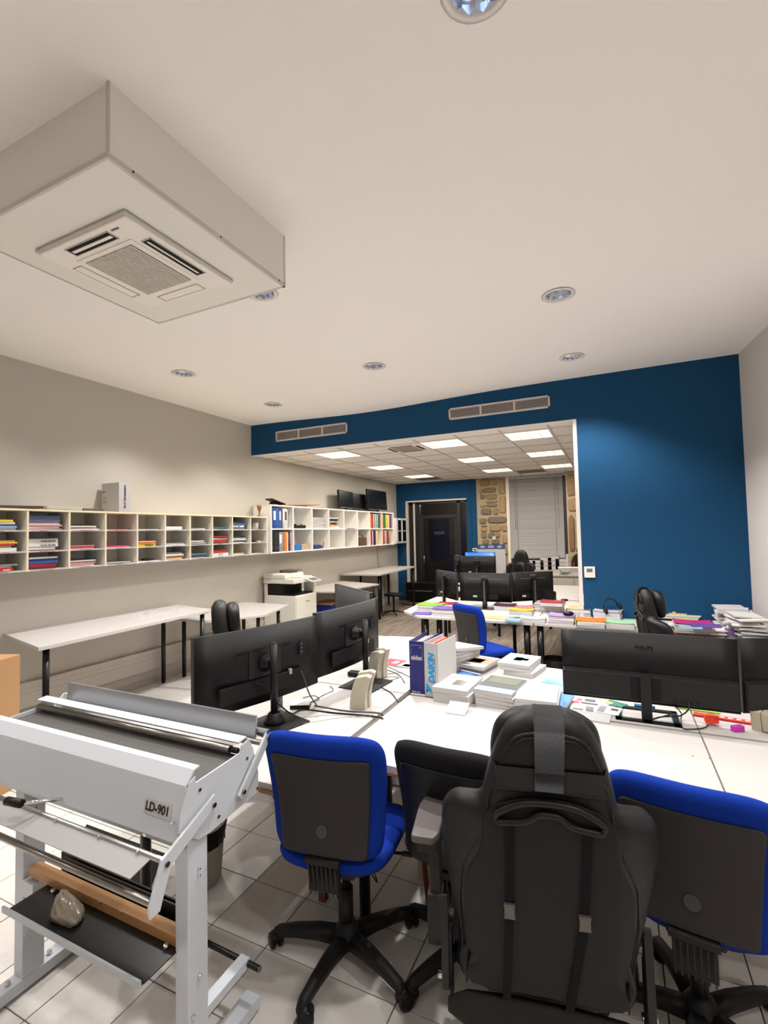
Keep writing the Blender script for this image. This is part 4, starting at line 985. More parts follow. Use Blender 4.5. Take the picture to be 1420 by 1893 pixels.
def rel2(a): return (a[0]+5.05, a[1]+5.05, a[2]-ty2, a[3]-ty2, a[4]-1.45, a[5]-1.45)
boards(t, [('back_panel', rel2((SX0-.006, SX0, CYL[0], CYL[-1], 1.46, 2.2)), M_shelfw)])
for y in CYL: boards(t, [('divider', rel2((SX0, CX1+.002, y-.012, y+.012, 1.452, 2.207)), M_shelfw)])
for z_ in CZL: boards(t, [('board', rel2((SX0, CX1, CYL[0]-.012, CYL[-1]+.012, z_-.010, z_+.010)), M_shelfw)])
ordn = ['leftmost', 'second', 'third', 'fourth', 'fifth', 'sixth', 'seventh', 'eighth', 'ninth', 'tenth']
posw = {1: ['only'], 2: ['bottom', 'topmost'], 3: ['bottom', 'middle', 'topmost'], 4: ['bottom', 'second lowest', 'second highest', 'topmost'], 5: ['bottom', 'second lowest', 'middle', 'second highest', 'topmost'],
        6: ['bottom', 'second lowest', 'third lowest', 'third highest', 'second highest', 'topmost'], 7: ['bottom', 'second lowest', 'third lowest', 'middle', 'third highest', 'second highest', 'topmost']}
def pw(n, k): return posw[n][k] if n <= 7 else 'number %d' % (k+1)
CN = {'w': ('white', (226, 223, 218)), 'g': ('grey', (138, 140, 142)), 'lg': ('light grey', (186, 188, 190)), 'b': ('blue', (38, 84, 150)), 'n': ('navy blue', (24, 34, 78)), 'lb': ('pale blue', (140, 172, 200)), 'y': ('yellow', (232, 196, 36)), 'o': ('orange', (222, 120, 50)),
      'r': ('red', (186, 44, 48)), 'dr': ('dark red', (104, 26, 34)), 'pk': ('pink', (222, 158, 160)), 'k': ('black', (26, 26, 28)), 'be': ('beige', (214, 186, 140)), 'br': ('brown', (120, 82, 58)), 'te': ('teal', (44, 96, 104)), 'gn': ('green', (30, 104, 72)),
      'lgn': ('light green', (186, 204, 140)), 'rb': ('royal blue', (36, 52, 150)), 'pu': ('purple', (98, 72, 150)), 'mg': ('magenta', (196, 42, 96)), 'cr': ('crimson', (150, 30, 56)), 'sl': ('slate blue', (84, 104, 136)), 'ro': ('rose', (196, 130, 132))}
def flat_book(lab, c, ctr, L_, D_, H_, rz=0, name='book', group=None, spine=True, cat='book', mats=None, front=1):
    """book lying flat; its spine runs along local y at +x"""
    q = MB(); ct = min(.0025, H_*.2)
    q.bb(-D_/2, D_/2, -L_/2, L_/2, H_-ct, H_, bev=.0005); q.bb(-D_/2, D_/2, -L_/2, L_/2, 0, ct)
    if spine: q.bb(D_/2-.003, D_/2, -L_/2, L_/2, ct*.5, H_-ct*.5)
    q.bb(-D_/2+.004, D_/2-.003 if spine else D_/2-.002, -L_/2+.004, L_/2-.004, ct, H_-ct, mi=1)
    o = q.build(name, mats or [c, M_paperg], loc=ctr, rot=(0, 0, rz))
    return tag(o, lab, cat, group)
def stack(ci, ri, items, y_off=.02, grp=None):
    z_ = PZ[2-ri]+.0045; n = len(items); y0 = 0
    rowname = ['top', 'middle', 'bottom'][ri]
    for k, (c, h) in enumerate(items):
        cn, cc = CN[c]; L_ = random.uniform(.235, .297); D_ = random.uniform(.20, .22)
        if n > 1: lab = '%s book, %s of its pile, %s row, %s pigeonhole column' % (cn, pw(n, k), rowname, ordn[ci+1])
        else: lab = '%s booklet alone in the %s row, %s pigeonhole column' % (cn, rowname, ordn[ci+1])
        flat_book(lab, cmat(cc, .5), (-4.74-D_/2-random.uniform(0, .02), PY[ci+3]+.012+L_/2+random.uniform(.0, .012), z_), L_, D_, h, random.uniform(-.03, .03), group='flat books and catalogues in the pigeonholes')
        z_ += h+.0003
PIG = {(-1, 0): [('g', .018), ('lb', .02), ('n', .012), ('w', .018), ('y', .022)], (-1, 1): [('w', .034), ('lgn', .018), ('r', .018), ('y', .014), ('be', .014)], (-1, 2): [('r', .034), ('w', .012), ('g', .014)],
 (0, 0): [('pk', .014), ('w', .018), ('ro', .014), ('w', .012), ('pk', .014), ('sl', .045), ('sl', .012)], (0, 1): [('dr', .008), ('w', .018), ('g', .006), ('w', .038), ('w', .038), ('k', .016)], (0, 2): [('dr', .022), ('cr', .028), ('b', .024), ('n', .018), ('w', .016)],
 (1, 0): [('w', .012), ('pk', .014), ('w', .014), ('k', .012)], (1, 1): [('pk', .012), ('r', .012), ('ro', .012)], (1, 2): [('w', .012), ('ro', .012), ('w', .010), ('o', .012), ('w', .010), ('n', .012)],
 (2, 0): [('r', .010)], (2, 1): [('pk', .008), ('mg', .014)], (2, 2): [('dr', .008), ('w', .007)], (3, 0): [('w', .006)], (3, 1): [('y', .034), ('o', .018), ('w', .008)], (3, 2): [('w', .006)],
 (4, 0): [('w', .012), ('w', .026)], (4, 1): [('w', .010), ('lb', .008), ('lg', .008)], (4, 2): [('be', .022), ('o', .010), ('br', .010), ('w', .020), ('g', .024), ('k', .012)],
 (5, 0): [('w', .010), ('g', .008)], (5, 1): [('k', .010), ('w', .012), ('br', .008), ('w', .010), ('lg', .008)], (5, 2): [('y', .008), ('b', .022), ('te', .012), ('g', .010)],
 (6, 0): [('w', .008), ('te', .028)], (6, 1): [('dr', .014), ('r', .030), ('o', .014), ('w', .010), ('k', .012), ('r', .014), ('dr', .012)], (6, 2): [('w', .010), ('w', .034), ('r', .026), ('cr', .018)],
 (7, 0): [('w', .010), ('n', .018), ('w', .030), ('b', .030), ('k', .022)], (7, 1): [('w', .008), ('sl', .016), ('k', .010), ('w', .010), ('lg', .024), ('k', .022)], (7, 2): [('w', .006), ('be', .018)], (8, 2): [('w', .006)]}
for (ci, ri), items in PIG.items(): stack(ci, ri, items)
# lettering on some spines
def spine_text(body, ci, ri, zoff, size, m_, dy=.15, xs=1):
    o = text(body, size, m_, None, face((0, 1, 0), (0, 0, 1), (-4.7405+.004, PY[ci+3]+.012+dy, PZ[2-ri]+zoff)), xs=xs, bold=.0006)
    return o
def attach(o, want):
    best = min((c for c in COL.objects if c.get('label') and want(c)), key=lambda c: (c.matrix_basis.translation-o.matrix_basis.translation).length)
    bm = best.matrix_basis.copy(); mb = o.matrix_basis.copy(); mb.translation.x = best.location.x + .111; mb.translation.x = max(mb.translation.x, bm.translation.x+max(v.co.x for v in best.data.vertices)+.0006)
    o.parent = best; o.matrix_local = bm.inverted() @ mb
isbk = lambda c: c.name.startswith('book')
for a in (('TRANE AIR FREE', 0, 1, .051, .022, M_text, .17, .85), ('TRANE AIR FREE', 0, 1, .089, .022, M_text, .17, .85), ('VIESSMANN', 3, 1, .017, .022, M_text, .15, 1.0), ('ALGAS', -1, 2, .017, .018, cmat((240, 230, 225)), .2, 1), ('ELM', 7, 0, .045, .02, M_text, .14, 1), ('HITACHI', 6, 2, .028, .02, M_text, .14, 1)):
    o = spine_text(*a); attach(o, isbk)
def thing1(name, lab, cat, q, m_, loc, rz=0, group=None):
    return tag(q.build(name, m_, loc=loc, rot=(0, 0, rz)), lab, cat, group)
q = MB(); q.sph((0, 0, .012), .055, (.8, 1.5, .28)); thing1('eyeglass_case', 'small black oval case in the lowest pigeonhole under the yellow lettered catalogue', 'case', q, M_black, (-4.80, PY[6]+.19, PZ[0]+.012))
q = MB(); q.sph((0, 0, .03), .05, (.9, 1.4, .7)); thing1('black_pouch', 'black lumpy pouch on top of the books at the left edge of the photo', 'pouch', q, M_fblack, (-4.86, PY[2]+.14, PZ[1]+.098))
q = MB(); q.lathe([(.05, 0), (.055, .01), (.06, .10), (.055, .10), (.045, .012)], n=20); thing1('plastic_beaker', 'small pale plastic beaker in the last pigeonhole of the top row', 'cup', q, mat('beaker', (196, 194, 192), .15, alpha=.7), (-4.82, PY[11]+.20, PZ[2]+.005))
q = MB(); q.box((0, 0, .03), (.09, .12, .06), bev=.02); q.cyl((0, -.02, .06), (0, -.02, .085), .022); thing1('camera', 'small black camera-like gadget in the last pigeonhole of the middle row', 'camera', q, M_black, (-4.80, PY[11]+.09, PZ[1]+.005))
q = MB(); q.box((0, 0, .01), (.06, .09, .02), bev=.003); thing1('small_box', 'tiny beige box beside the black gadget in the last pigeonhole', 'box', q, cmat((184, 168, 140)), (-4.79, PY[11]+.24, PZ[1]+.005))
# ---- binders in the cube shelf
def binder(lab, c, x0, y, z0, th, h=.315, d=.285, labelc=None, ring=True, lean=0, group='ring binders in the cube shelf'):
    t = empty('ring_binder', lab, 'binder', (x0-d/2, y, z0), 0, group)
    q = MB(); q.bb(-d/2, d/2, -th/2, -th/2+.003, 0, h, bev=.0005); q.bb(-d/2, d/2, th/2-.003, th/2, 0, h, bev=.0005); q.bb(d/2-.003, d/2, -th/2, th/2, 0, h); q.build('cover', cmat(c, .45), t)
    q = MB(); q.bb(-d/2+.01, d/2-.008, -th/2+.005, th/2-.005, .006, h-.02); q.build('pages', M_paper, t)
    if ring and th > .035: q = MB(); q.lathe([(.012, 0), (.012, .001), (.008, .0012)], T(d/2, 0, .06) @ RY(PI/2), n=14, caps=False); q.build('finger_ring', M_steel, t)
    if labelc is not None: q = MB(); q.bb(d/2, d/2+.001, -th*.38, th*.38, .13, .27); q.build('spine_label', cmat(labelc), t)
    if lean: t.rotation_euler[0] = lean
    return t
def row(ci, ri, items, rowtxt):
    y = CYL[ci]+.014
    for k, (c, th, h, lc) in enumerate(items):
        cn, cc = CN[c]
        binder('%s ring binder, %s from the left in %s' % (cn, ordn[k] if k else 'first', rowtxt), cc, CX1-.012-random.uniform(0, .012), y+th/2, CZL[1-ri]+.0105, th, h, labelc=lc); y += th+.0015
W_ = (232, 230, 226)
row(0, 0, [('b', .05, .30, None), ('rb', .068, .31, W_), ('b', .07, .315, None), ('b', .06, .30, (170, 190, 230)), ('dr', .04, .31, None), ('w', .05, .315, None), ('w', .05, .315, (40, 40, 44)), ('lg', .03, .30, None)], 'the first upper cube')
row(0, 1, [('k', .07, .315, None), ('k', .07, .315, None), ('k', .055, .315, None), ('g', .07, .31, W_), ('g', .05, .31, None), ('o', .075, .31, None), ('w', .03, .30, None), ('k', .045, .30, (60, 70, 68)), ('pk', .03, .30, None)], 'the first lower cube')
row(6, 0, [('y', .05, .315, None), ('o', .07, .315, None), ('r', .06, .315, None), ('w', .05, .315, None), ('g', .05, .315, None), ('w', .045, .315, None), ('gn', .05, .315, None), ('w', .04, .31, None), ('gn', .04, .315, None), ('dr', .06, .315, None)], 'the seventh upper cube')
row(7, 0, [('o', .075, .315, None), ('gn', .07, .315, None), ('gn', .06, .315, None), ('y', .08, .315, None), ('y', .08, .315, None), ('w', .05, .315, None), ('dr', .05, .315, None), ('pu', .08, .315, None)], 'the last upper cube')
row(6, 1, [('r', .065, .315, None), ('r', .055, .315, None), ('w', .04, .31, None), ('n', .065, .315, None), ('n', .065, .315, None), ('w', .04, .31, None), ('y', .07, .315, None)], 'the seventh lower cube')
row(7, 1, [('o', .06, .315, None), ('r', .06, .315, None), ('ro', .06, .315, None), ('w', .05, .315, None), ('br', .06, .315, None), ('br', .06, .315, None), ('ro', .05, .315, None), ('be', .06, .31, None)], 'the last lower cube')
q = MB(); q.box((0, 0, .055), (.10, .11, .11), bev=.002); thing1('small_white_box', 'small white box in front of the binders in the first upper cube', 'box', q, M_paper, (-4.745, 6.25, CZL[1]+.0105))
q = MB(); q.box((0, 0, .03), (.12, .30, .055), bev=.01); q.cyl((0, -.08, .055), (0, -.08, .075), .03); q.cyl((0, .09, .055), (0, .09, .07), .025)
thing1('hole_puncher', 'long black low gadget in the second upper cube', 'gadget', q, M_black, (-4.78, 6.70, CZL[1]+.0105))
q = MB(); q.box((0, 0, .05), (.18, .20, .10), bev=.004); thing1('blue_box', 'bright blue box in the second lower cube', 'box', q, cmat((30, 110, 176)), (-4.80, 6.60, CZL[0]+.0105))
q = MB(); q.box((0, 0, .05), (.18, .24, .10), bev=.004); thing1('beige_box', 'beige box right of the bright blue one in the second lower cube', 'box', q, cmat((176, 160, 132)), (-4.82, 6.85, CZL[0]+.0105))
for k in range(9):
    c = [M_paper, cmat((198, 196, 200)), cmat((176, 178, 188)), cmat((208, 204, 198))][k % 4]
    flat_book('paper bundle in the third upper cube, %s of nine' % (['bottom', 'second', 'third', 'fourth', 'fifth', 'sixth', 'seventh', 'eighth', 'topmost'][k]), c, (-4.87, 7.28, CZL[1]+.011+.022*k), .40+random.uniform(-.04, .04), .22, .0215, random.uniform(-.06, .06), name='paper_bundle', cat='papers', spine=False, group='paper bundles in the third upper cube')
z_ = CZL[1]+.011
for k, (c, h) in enumerate((('w', .03), ('be', .03), ('r', .03), ('k', .02), ('w', .03), ('k', .04), ('w', .02))):
    flat_book('%s book in the untidy pile of the fourth upper cube, %s' % (CN[c][0], pw(7, k)), cmat(CN[c][1]), (-4.86+random.uniform(-.02, .02), 7.80+random.uniform(-.02, .03), z_), .30+random.uniform(-.05, .05), .21, h, random.uniform(-.25, .25), group='books in the fourth upper cube'); z_ += h+.0003
q = MB(); q.box((0, 0, .04), (.15, .20, .075), bev=.012); thing1('blue_carton', 'small dark blue carton in the third lower cube', 'box', q, cmat((34, 48, 120)), (-4.80, 7.20, CZL[0]+.0105))
q = MB(); q.sph((0, 0, .035), .05, (1, 1.4, .7)); q.cyl((0, .10, .0), (.0, .14, .12), .006); thing1('clutter_bag', 'small dark bag with a stick beside the blue carton', 'bag', q, cmat((70, 50, 60)), (-4.80, 7.38, CZL[0]+.0105))
q = MB(); q.box((0, 0, .004), (.26, .36, .008)); thing1('sheet', 'white sheet sticking out of the fifth upper cube', 'paper', q, M_paper, (-4.80, 8.36, CZL[1]+.0105), .1)
q = MB(); q.sph((0, 0, .04), .03, (1, 1, 1.3)); q.cyl((0, 0, 0), (0, 0, .02), .03); thing1('figurine', 'tiny dark figurine at the left of the fifth lower cube', 'figurine', q, M_black, (-4.78, 8.17, CZL[0]+.0105))
q = MB(); q.lathe([(.04, 0), (.035, .02), (.018, .06), (.03, .12), (.024, .16), (.008, .20), (0, .21)], n=14); thing1('figurine', 'white slender figurine in the sixth upper cube', 'figurine', q, M_paper, (-4.80, 8.85, CZL[1]+.0105))
q = MB(); q.box((0, 0, .09), (.16, .30, .17), bev=.012); q.tube([(0, -.13, .16), (0, -.08, .23), (0, .08, .23), (0, .13, .16)], .008); thing1('basket', 'brown wicker basket with handle in the sixth lower cube', 'basket', q, mat('wicker', (96, 66, 46), .9, bump=1, scale=80, vary=.5), (-4.80, 8.93, CZL[0]+.0105))
# ---- things on top of the shelves
t = empty('white_carton', 'tall white and grey carton standing upright on top of the pigeonhole shelf', 'box', (-4.865, 3.478, 2.0195))
q = MB(); q.box((0, 0, .157), (.28, .135, .314), bev=.002); bx = q.build('carton', [M_paper], t)
q = MB(); q.bb(-.138, .138, -.0690, -.0680, .002, .312); q.build('grey_side', cmat((186, 184, 180), .5), t)
text('LG Climatisation', .034, M_text, t, face((0, 0, 1), (0, -1, 0), (.1412, .0, .175)), bold=.0008)
q = MB(); q.lathe([(.012, 0), (.012, .001), (0, .001)], T(.1405, .0, .05) @ RY(PI/2), n=16); q.build('round_logo', cmat((150, 30, 60)), t)
text('LG', .022, M_tgrey, t, face((1, 0, 0), (0, 0, 1), (-.09, -.0702, .22)), bold=.0005)
q = MB(); q.lathe([(.009, 0), (.009, .001), (0, .001)], T(-.115, -.069, .22) @ RX(PI/2), n=16); q.build('round_logo', M_tgrey, t)
for z_ in (.10, .12, .15): q = MB(); q.bb(-.12, -.06, -.0702, -.0692, z_, z_+.006); q.build('small_print', M_tgrey, t)
q = MB(); q.box((0, 0, .012), (.30, .62, .022), RX(.02), bev=.002); thing1('display_board', 'thin dark panel lying at the left end on top of the pigeonhole shelf', 'panel', q, cmat((70, 60, 52)), (-4.87, 2.35, 2.0195))
q = MB(); q.box((0, 0, .017), (.24, .33, .030), bev=.003); thing1('flat_box', 'flat white box lying on top of the pigeonhole shelf', 'box', q, M_paper, (-4.85, 2.86, 2.0195))
q = MB(); q.box((0, 0, .012), (.24, .22, .022), bev=.002); thing1('flat_board', 'flat brown board next to the flat white box on the shelf top', 'board', q, cmat((108, 92, 78)), (-4.85, 3.145, 2.0195))
q = MB(); q.lathe([(.035, 0), (.035, .012), (.012, .03), (.014, .08), (.03, .12), (.036, .17), (.03, .172), (.02, .13)], n=16); thing1('wooden_trophy', 'small brown wooden cup standing at the end of the pigeonhole shelf', 'ornament', q, cmat((132, 86, 50), .4), (-4.80, 5.75, 2.0195))
q = MB(); q.box((0, 0, .02), (.30, 1.0, .012), RX(.045), bev=.001); thing1('cardboard_sheet', 'long bent brown cardboard on top of the cube shelf', 'cardboard', q, M_card, (-4.86, 6.78, 2.207+.012))
q = MB(); q.box((0, 0, .015), (.28, .52, .014), bev=.001); thing1('cardboard_sheet', 'lower brown cardboard sheet on the cube shelf', 'cardboard', q, cmat((186, 140, 98)), (-4.86, 7.15, 2.199))
q = MB(); q.box((0, 0, .05), (.14, .34, .016), RX(-.2)); q.cyl((0, -.12, .02), (0, .12, .03), .02); thing1('black_bracket', 'black crooked metal bracket on the left end of the cube shelf', 'bracket', q, M_black, (-4.84, 6.18, 2.207+.012))
def tvset(lab, y0, y1, z0, z1, x, rz, tilt=-.06):
    t = empty('television', lab, 'television', (x, (y0+y1)/2, z0), rz); w_, h_ = y1-y0, z1-z0
    q = MB(); q.bb(-.02, .02, -w_/2, w_/2, .04, h_, bev=.006, m=RY(tilt)); q.build('cabinet', M_black, t)
    q = MB(); q.bb(.020, .022, -w_/2+.02, w_/2-.02, .065, h_-.02, m=RY(tilt)); q.build('screen', M_scr, t)
    q = MB(); q.bb(.021, .0235, -w_/2+.05, w_/2-.05, .046, .054, m=RY(tilt)); q.build('trim_strip', cmat((120, 120, 122)), t)
    q = MB(); q.bb(-.07, .07, -w_*.25, w_*.25, 0, .008, bev=.002); q.bb(-.015, .015, -.04, .04, 0, .06); q.build('foot', M_black, t)
tvset('black flat television leaning on top of the cube shelf, left one', 8.10, 8.80, 2.2075, 2.60, -4.84, .10)
tvset('black flat television in the middle on top of the cube shelf', 8.85, 9.35, 2.2075, 2.58, -4.90, -.1)
tvset('black flat television on the cube shelf nearest the far blue wall', 9.25, 10.22, 2.2075, 2.70, -4.77, 0)
# glazed wall cupboard at the end
t = empty('wall_cupboard', 'small white wall cupboard with dark glass doors near the glass entrance', 'cupboard', (-4.9, 10.96, 1.47))
q = MB(); q.bb(-.14, .13, -.47, -.45, 0, .64); q.bb(-.14, .13, .40, .42, 0, .60); q.bb(-.14, .13, -.47, .42, .60, .62); q.bb(-.14, .13, -.47, .42, 0, .02); q.bb(-.14, -.12, -.47, .42, 0, .62); q.build('body', M_shelfw, t)
for y0, y1 in ((-.18, .10), (.11, .40)):
    q = MB(); q.bb(.135, .14, y0, y1, .02, .60); d_ = q.build('door', mat('dark_glass', (10, 14, 18), .08), t)
    q = MB()
    for a in ((y0, y0+.02, .02, .60), (y1-.02, y1, .02, .60), (y0, y1, .02, .045), (y0, y1, .575, .60), (y0, y1, .30, .315)): q.bb(.14, .148, *a)
    q.build('door_frame', M_shelfw, d_)
q = MB(); q.bb(.13, .136, -.45, -.19, 0, .62); q.build('filler', M_shelfw, t)
q = MB(); q.tube([(0, 0, 1.45), (.01, .02, 1.2), (0, .1, .9), (.02, .06, .6), (.0, .1, .3), (.0, .08, .05)], .004, n=6); thing1('wall_cable', 'thin dark cable hanging down below the far end of the cube shelf', 'cable', q, M_black, (-5.04, 10.2, 0))

# ================================================================== COPIER
t = empty('photocopier', 'tall off-white office photocopier against the left wall', 'photocopier', (-4.70, 6.36, 0))
q = MB(); q.bb(-.30, .30, -.28, .28, .02, .80, bev=.008); q.bb(-.30, -.24, -.28, .28, .80, 1.0, bev=.004); q.bb(.10, .30, .225, .28, .80, 1.0, bev=.004); q.bb(-.30, -.20, -.28, .28, .98, 1.03); q.build('body', M_copier, t)
q = MB(); q.bb(-.24, .27, -.262, .224, .802, .825); q.bb(-.24, .06, -.264, .224, .80, .985); q.build('tray_and_cavity_shade', M_black, t)  # tray, plus a black block painted in for the shade inside the opening
q = MB(); q.bb(-.30, .285, -.30, .28, .985, 1.055, bev=.008); q.build('scanner', M_copier, t)
q = MB(); q.bb(-.30, .12, -.30, .20, 1.057, 1.13, bev=.015); q.bb(.10, .26, -.10, .24, 1.057, 1.075, bev=.006); q.build('document_feeder', M_copier, t)
q = MB(); q.box((-.06, .10, 1.165), (.26, .26, .012), RY(.0), bev=.003); q.box((-.06, .04, 1.145), (.24, .16, .03), bev=.005); q.build('paper_tray', cmat((96, 84, 80)), t)
q = MB(); q.box((.36, .12, 1.02), (.14, .26, .016), T(.36, .12, 1.02) @ RY(.35) @ T(-.36, -.12, -1.02), bev=.004); q.build('control_panel', M_copier, t)
q = MB(); q.box((.36, .12, 1.0295), (.10, .20, .003), T(.36, .12, 1.02) @ RY(.35) @ T(-.36, -.12, -1.02)); q.build('touch_screen', cmat((98, 100, 102), .3), t)
for z0, z1 in ((.42, .79), (.24, .41), (.05, .23)):
    q = MB(); q.bb(.301, .312, -.27, .27, z0, z1, bev=.004); q.build('drawer', M_copier, t)
q = MB(); q.bb(.312, .316, -.02, .07, .69, .70); q.build('badge', M_tgrey, t)
for x, y in ((-.24, -.22), (.24, -.22), (-.24, .22), (.24, .22)):
    q = MB(); q.cyl((x, y, 0), (x, y, .022), .02, n=12); q.build('foot', M_black, t)
q = MB(); q.box((0, 0, .26), (.32, .36, .52), bev=.003); c_ = thing1('supply_box', 'brown and blue supply box stacked beside the photocopier under the table', 'box', q, cmat((24, 40, 140)), (-4.55, 7.25, 0))
q = MB(); q.box((0, 0, .545), (.34, .42, .04), bev=.006); q.build('lid', M_card, c_)
q = MB(); q.cyl((0, 0, 0), (0, 0, .42), .05, n=16); q.sph((0, 0, .42), .05); thing1('white_canister', 'white canister between the photocopier and the blue supply box', 'canister', q, M_paper, (-4.22, 6.98, 0))
q = MB(); q.box((0, 0, .46), (.40, .30, .92), bev=.003); thing1('tall_carton', 'tall brown carton cut by the left photo edge in front of the drafting table', 'box', q, M_card, (-4.02, 1.83, 0), R(20))

# ================================================================== BELOW THE FAR TABLE
t = empty('black_equipment_case', 'black equipment case on the floor under the far corner drafting table', 'case', (-4.2, 11.04, .1))
q = MB(); q.box((0, 0, .22), (.75, .5, .42), bev=.01); q.build('body', M_metalb, t)
q = MB(); q.box((0, -.252, .24), (.6, .01, .02)); q.build('handle_strip', M_tgrey, t)
q = MB(); q.box((.38, .0, .05), (.02, .5, .04)); q.build('edge', M_black, t)
q = MB()
for k in range(14): q.sph((-.45+.07*k, -.33+.02*(k % 2), .03), .05, (1, 1, .7), n=8)
q.box((0, 0, .02), (1.0, .7, .06), bev=.02); thing1('brown_blanket', 'folded brown patterned blanket under the black equipment case', 'blanket', q, mat('blanket', (120, 84, 64), .95, bump=1, scale=60, vary=.6), (-4.15, 11.05, .012))
t = empty('swivel_foot', 'thin black five-spoke chair foot on the floor by the far table', 'chair', (-4.25, 9.35, 0))
for k in range(5):
    a = 2*PI*k/5+.3; q = MB(); q.tube([(0, 0, .09), (.16*math.cos(a), .16*math.sin(a), .07), (.29*math.cos(a), .29*math.sin(a), .03)], .012, n=6); q.build('leg', M_black, t)
q = MB(); q.cyl((0, 0, .05), (0, 0, .40), .02); q.build('gas_column', M_black, t)
q = MB(); q.pad(rrect(.36, .36, .12), .05, lambda u, v, w_: (u, v, .43+w_)); q.build('seat', M_fblack, t)
# wall calendar and clutter by the stone wall
t = empty('wall_calendar', 'large white year calendar with a blue header against the stone wall', 'calendar', (-2.62, FY-.06, 1.08))
q = MB(); q.bb(-.33, .33, -.012, 0, -.35, .33); q.build('sheet', M_paper, t)
q = MB(); q.bb(-.33, .33, -.014, -.012, .22, .33); q.build('header', cmat((52, 70, 116)), t)
text('2025', .07, cmat((210, 214, 226)), t, face((1, 0, 0), (0, 0, 1), (0, -.0150, .275)), bold=.001)
for s_ in (-.2, .2): q = MB(); q.bb(s_-.05, s_+.05, -.0145, -.0139, .25, .30); q.build('header_box', cmat((150, 160, 190)), t)
for k in range(6):
    q = MB(); x = -.27+.108*k
    for j in range(14): q.bb(x-.035, x+random.uniform(.0, .04), -.0135, -.0121, .19-.035*j, .205-.035*j)
    q.build('month_print', cmat((176, 180, 196)), t)
q = MB(); q.box((0, 0, 0), (.08, .02, .08), bev=.004); thing1('wall_socket', 'small white socket box on the stone wall above the calendar', 'socket', q, M_paper, (-2.545, FY-.05, 1.56))
sb = [(-1.72, 'white', (210, 208, 204), .10), (-1.55, 'dark', (40, 42, 50), .07), (-1.38, 'grey', (120, 120, 124), .09), (-1.22, 'navy', (34, 42, 80), .10), (-1.06, 'black', (26, 26, 28), .08)]
for x, cn, c, h in sb:
    z_ = .842
    for k in range(2 + (x > -1.6)):
        flat_book('%s file on the window sill, %s of its small pile' % (cn, ['bottom', 'middle', 'top'][k]), cmat(tuple(min(255, v+25*k) for v in c)), (x, FY-.14, z_), .15, .24, h, PI/2*0, name='file', cat='file', group='files on the window sill'); z_ += h+.001
q = MB(); q.box((0, 0, .17), (.05, .22, .34), bev=.004); thing1('upright_file', 'white upright file at the right end of the window sill', 'file', q, M_paper, (-.93, FY-.14, .842))
q = MB(); q.sph((0, 0, .16), .16, (.9, .7, 1.3)); q.sph((.05, .02, .42), .09); q.box((-.05, -.06, .14), (.10, .05, .10), mi=1); thing1('backpack', 'black and red backpack on the low cabinet below the window', 'bag', q, [M_fblack, cmat((190, 40, 30))], (-.66, 10.6, .866))
for k in range(5):
    flat_book('white papers on the low cabinet, %s layer of the pile' % pw(5, k), M_paper if k % 2 else cmat((206, 204, 204)), (-.75+random.uniform(-.04, .04), 9.95, .8655+.026*k), .30, .42, .025, random.uniform(-.3, .3), name='paper_pile', cat='papers', spine=False, group='paper piles on the low cabinet')

# ================================================================== PAPERWORK ON THE FAR DESKS
def folder(lab, px, py, w_, d_, h, c, rz=0, z0=Z, name='folder', n=3, cat='folder', sheet=True, bulge=.012, group=None, edge=None):
    """cover over a block of loose sheets; px, py = middle of the front bottom edge"""
    p = at(px, py, z0); m_ = Matrix.Translation((p.x, p.y, z0)) @ RZ(rz)
    t = empty(name, lab, cat, (p.x, p.y, z0), rz, group); zz_ = 0
    if h > .02:
        hb_ = (h-.006)/n
        for k in range(n):
            q = MB(); q.box((random.uniform(-.006, .006), d_/2+random.uniform(-.006, .006), zz_+hb_/2), (w_*.95, d_*.96, hb_*.96), RZ(random.uniform(-.03, .03)) , bev=.001); q.build('sheets', [M_paper, cmat((200, 196, 206)), cmat((214, 206, 196))][k % 3], t); zz_ += hb_
    q = MB(); n_ = 6; g = [[q.bm.verts.new((-w_/2+w_*i/n_, d_*j/n_, zz_+.004+bulge*(abs(i/n_-.5)*2)**2*math.sin(j/n_*1.5+.7)*(1 if h > .02 else .3))) for j in range(n_+1)] for i in range(n_+1)]
    for i in range(n_):
        for j in range(n_): q.bm.faces.new((g[i][j], g[i+1][j], g[i+1][j+1], g[i][j+1])).smooth = True
    bmesh.ops.solidify(q.bm, geom=q.bm.faces[:], thickness=.003); q.build('cover', cmat(c, .6), t)
    if edge: q = MB(); q.box((-w_/2-.002, d_/2, zz_*.5), (.004, d_, zz_+.006)); q.build('spine', cmat(edge), t)
    return t
folder('flat purple folder at the left corner of the far desk', 777, 1137, .24, .20, .012, (126, 96, 186), .1)
folder('lime green folder over papers, leftmost on the far desk', 791, 1131, .33, .26, .075, (150, 212, 72), -.1)
folder('purple folder on a thick stack of papers left of the far blue chair', 821, 1140, .30, .24, .085, (134, 98, 190), .0, n=4)
folder('red folder just behind the purple stack left of the far blue chair', 826, 1124, .24, .20, .05, (214, 58, 60), .1)
folder('pale blue sheet half hidden behind the far blue chair', 888, 1122, .30, .2, .012, (186, 212, 220), -.2)
folder('white sheet and beige folder behind the far blue chair', 851, 1143, .22, .16, .02, (222, 214, 196), .1)
folder('light orange flat folder right of the far blue chair', 908, 1144, .20, .18, .012, (244, 204, 138), .0)
folder('peach flat folder beside the light orange one', 928, 1146, .14, .18, .013, (240, 206, 170), .1)
folder('light blue flat folder under the bright yellow one', 948, 1151, .18, .16, .022, (150, 204, 226), -.05)
folder('white heap of sheets beneath the bright yellow folder', 985, 1152, .26, .22, .045, (226, 222, 222), .05)
folder('bright yellow folder lying on the white sheets of the far desk', 963, 1138, .26, .16, .055, (246, 200, 26), .0, z0=Z+.046, n=1)
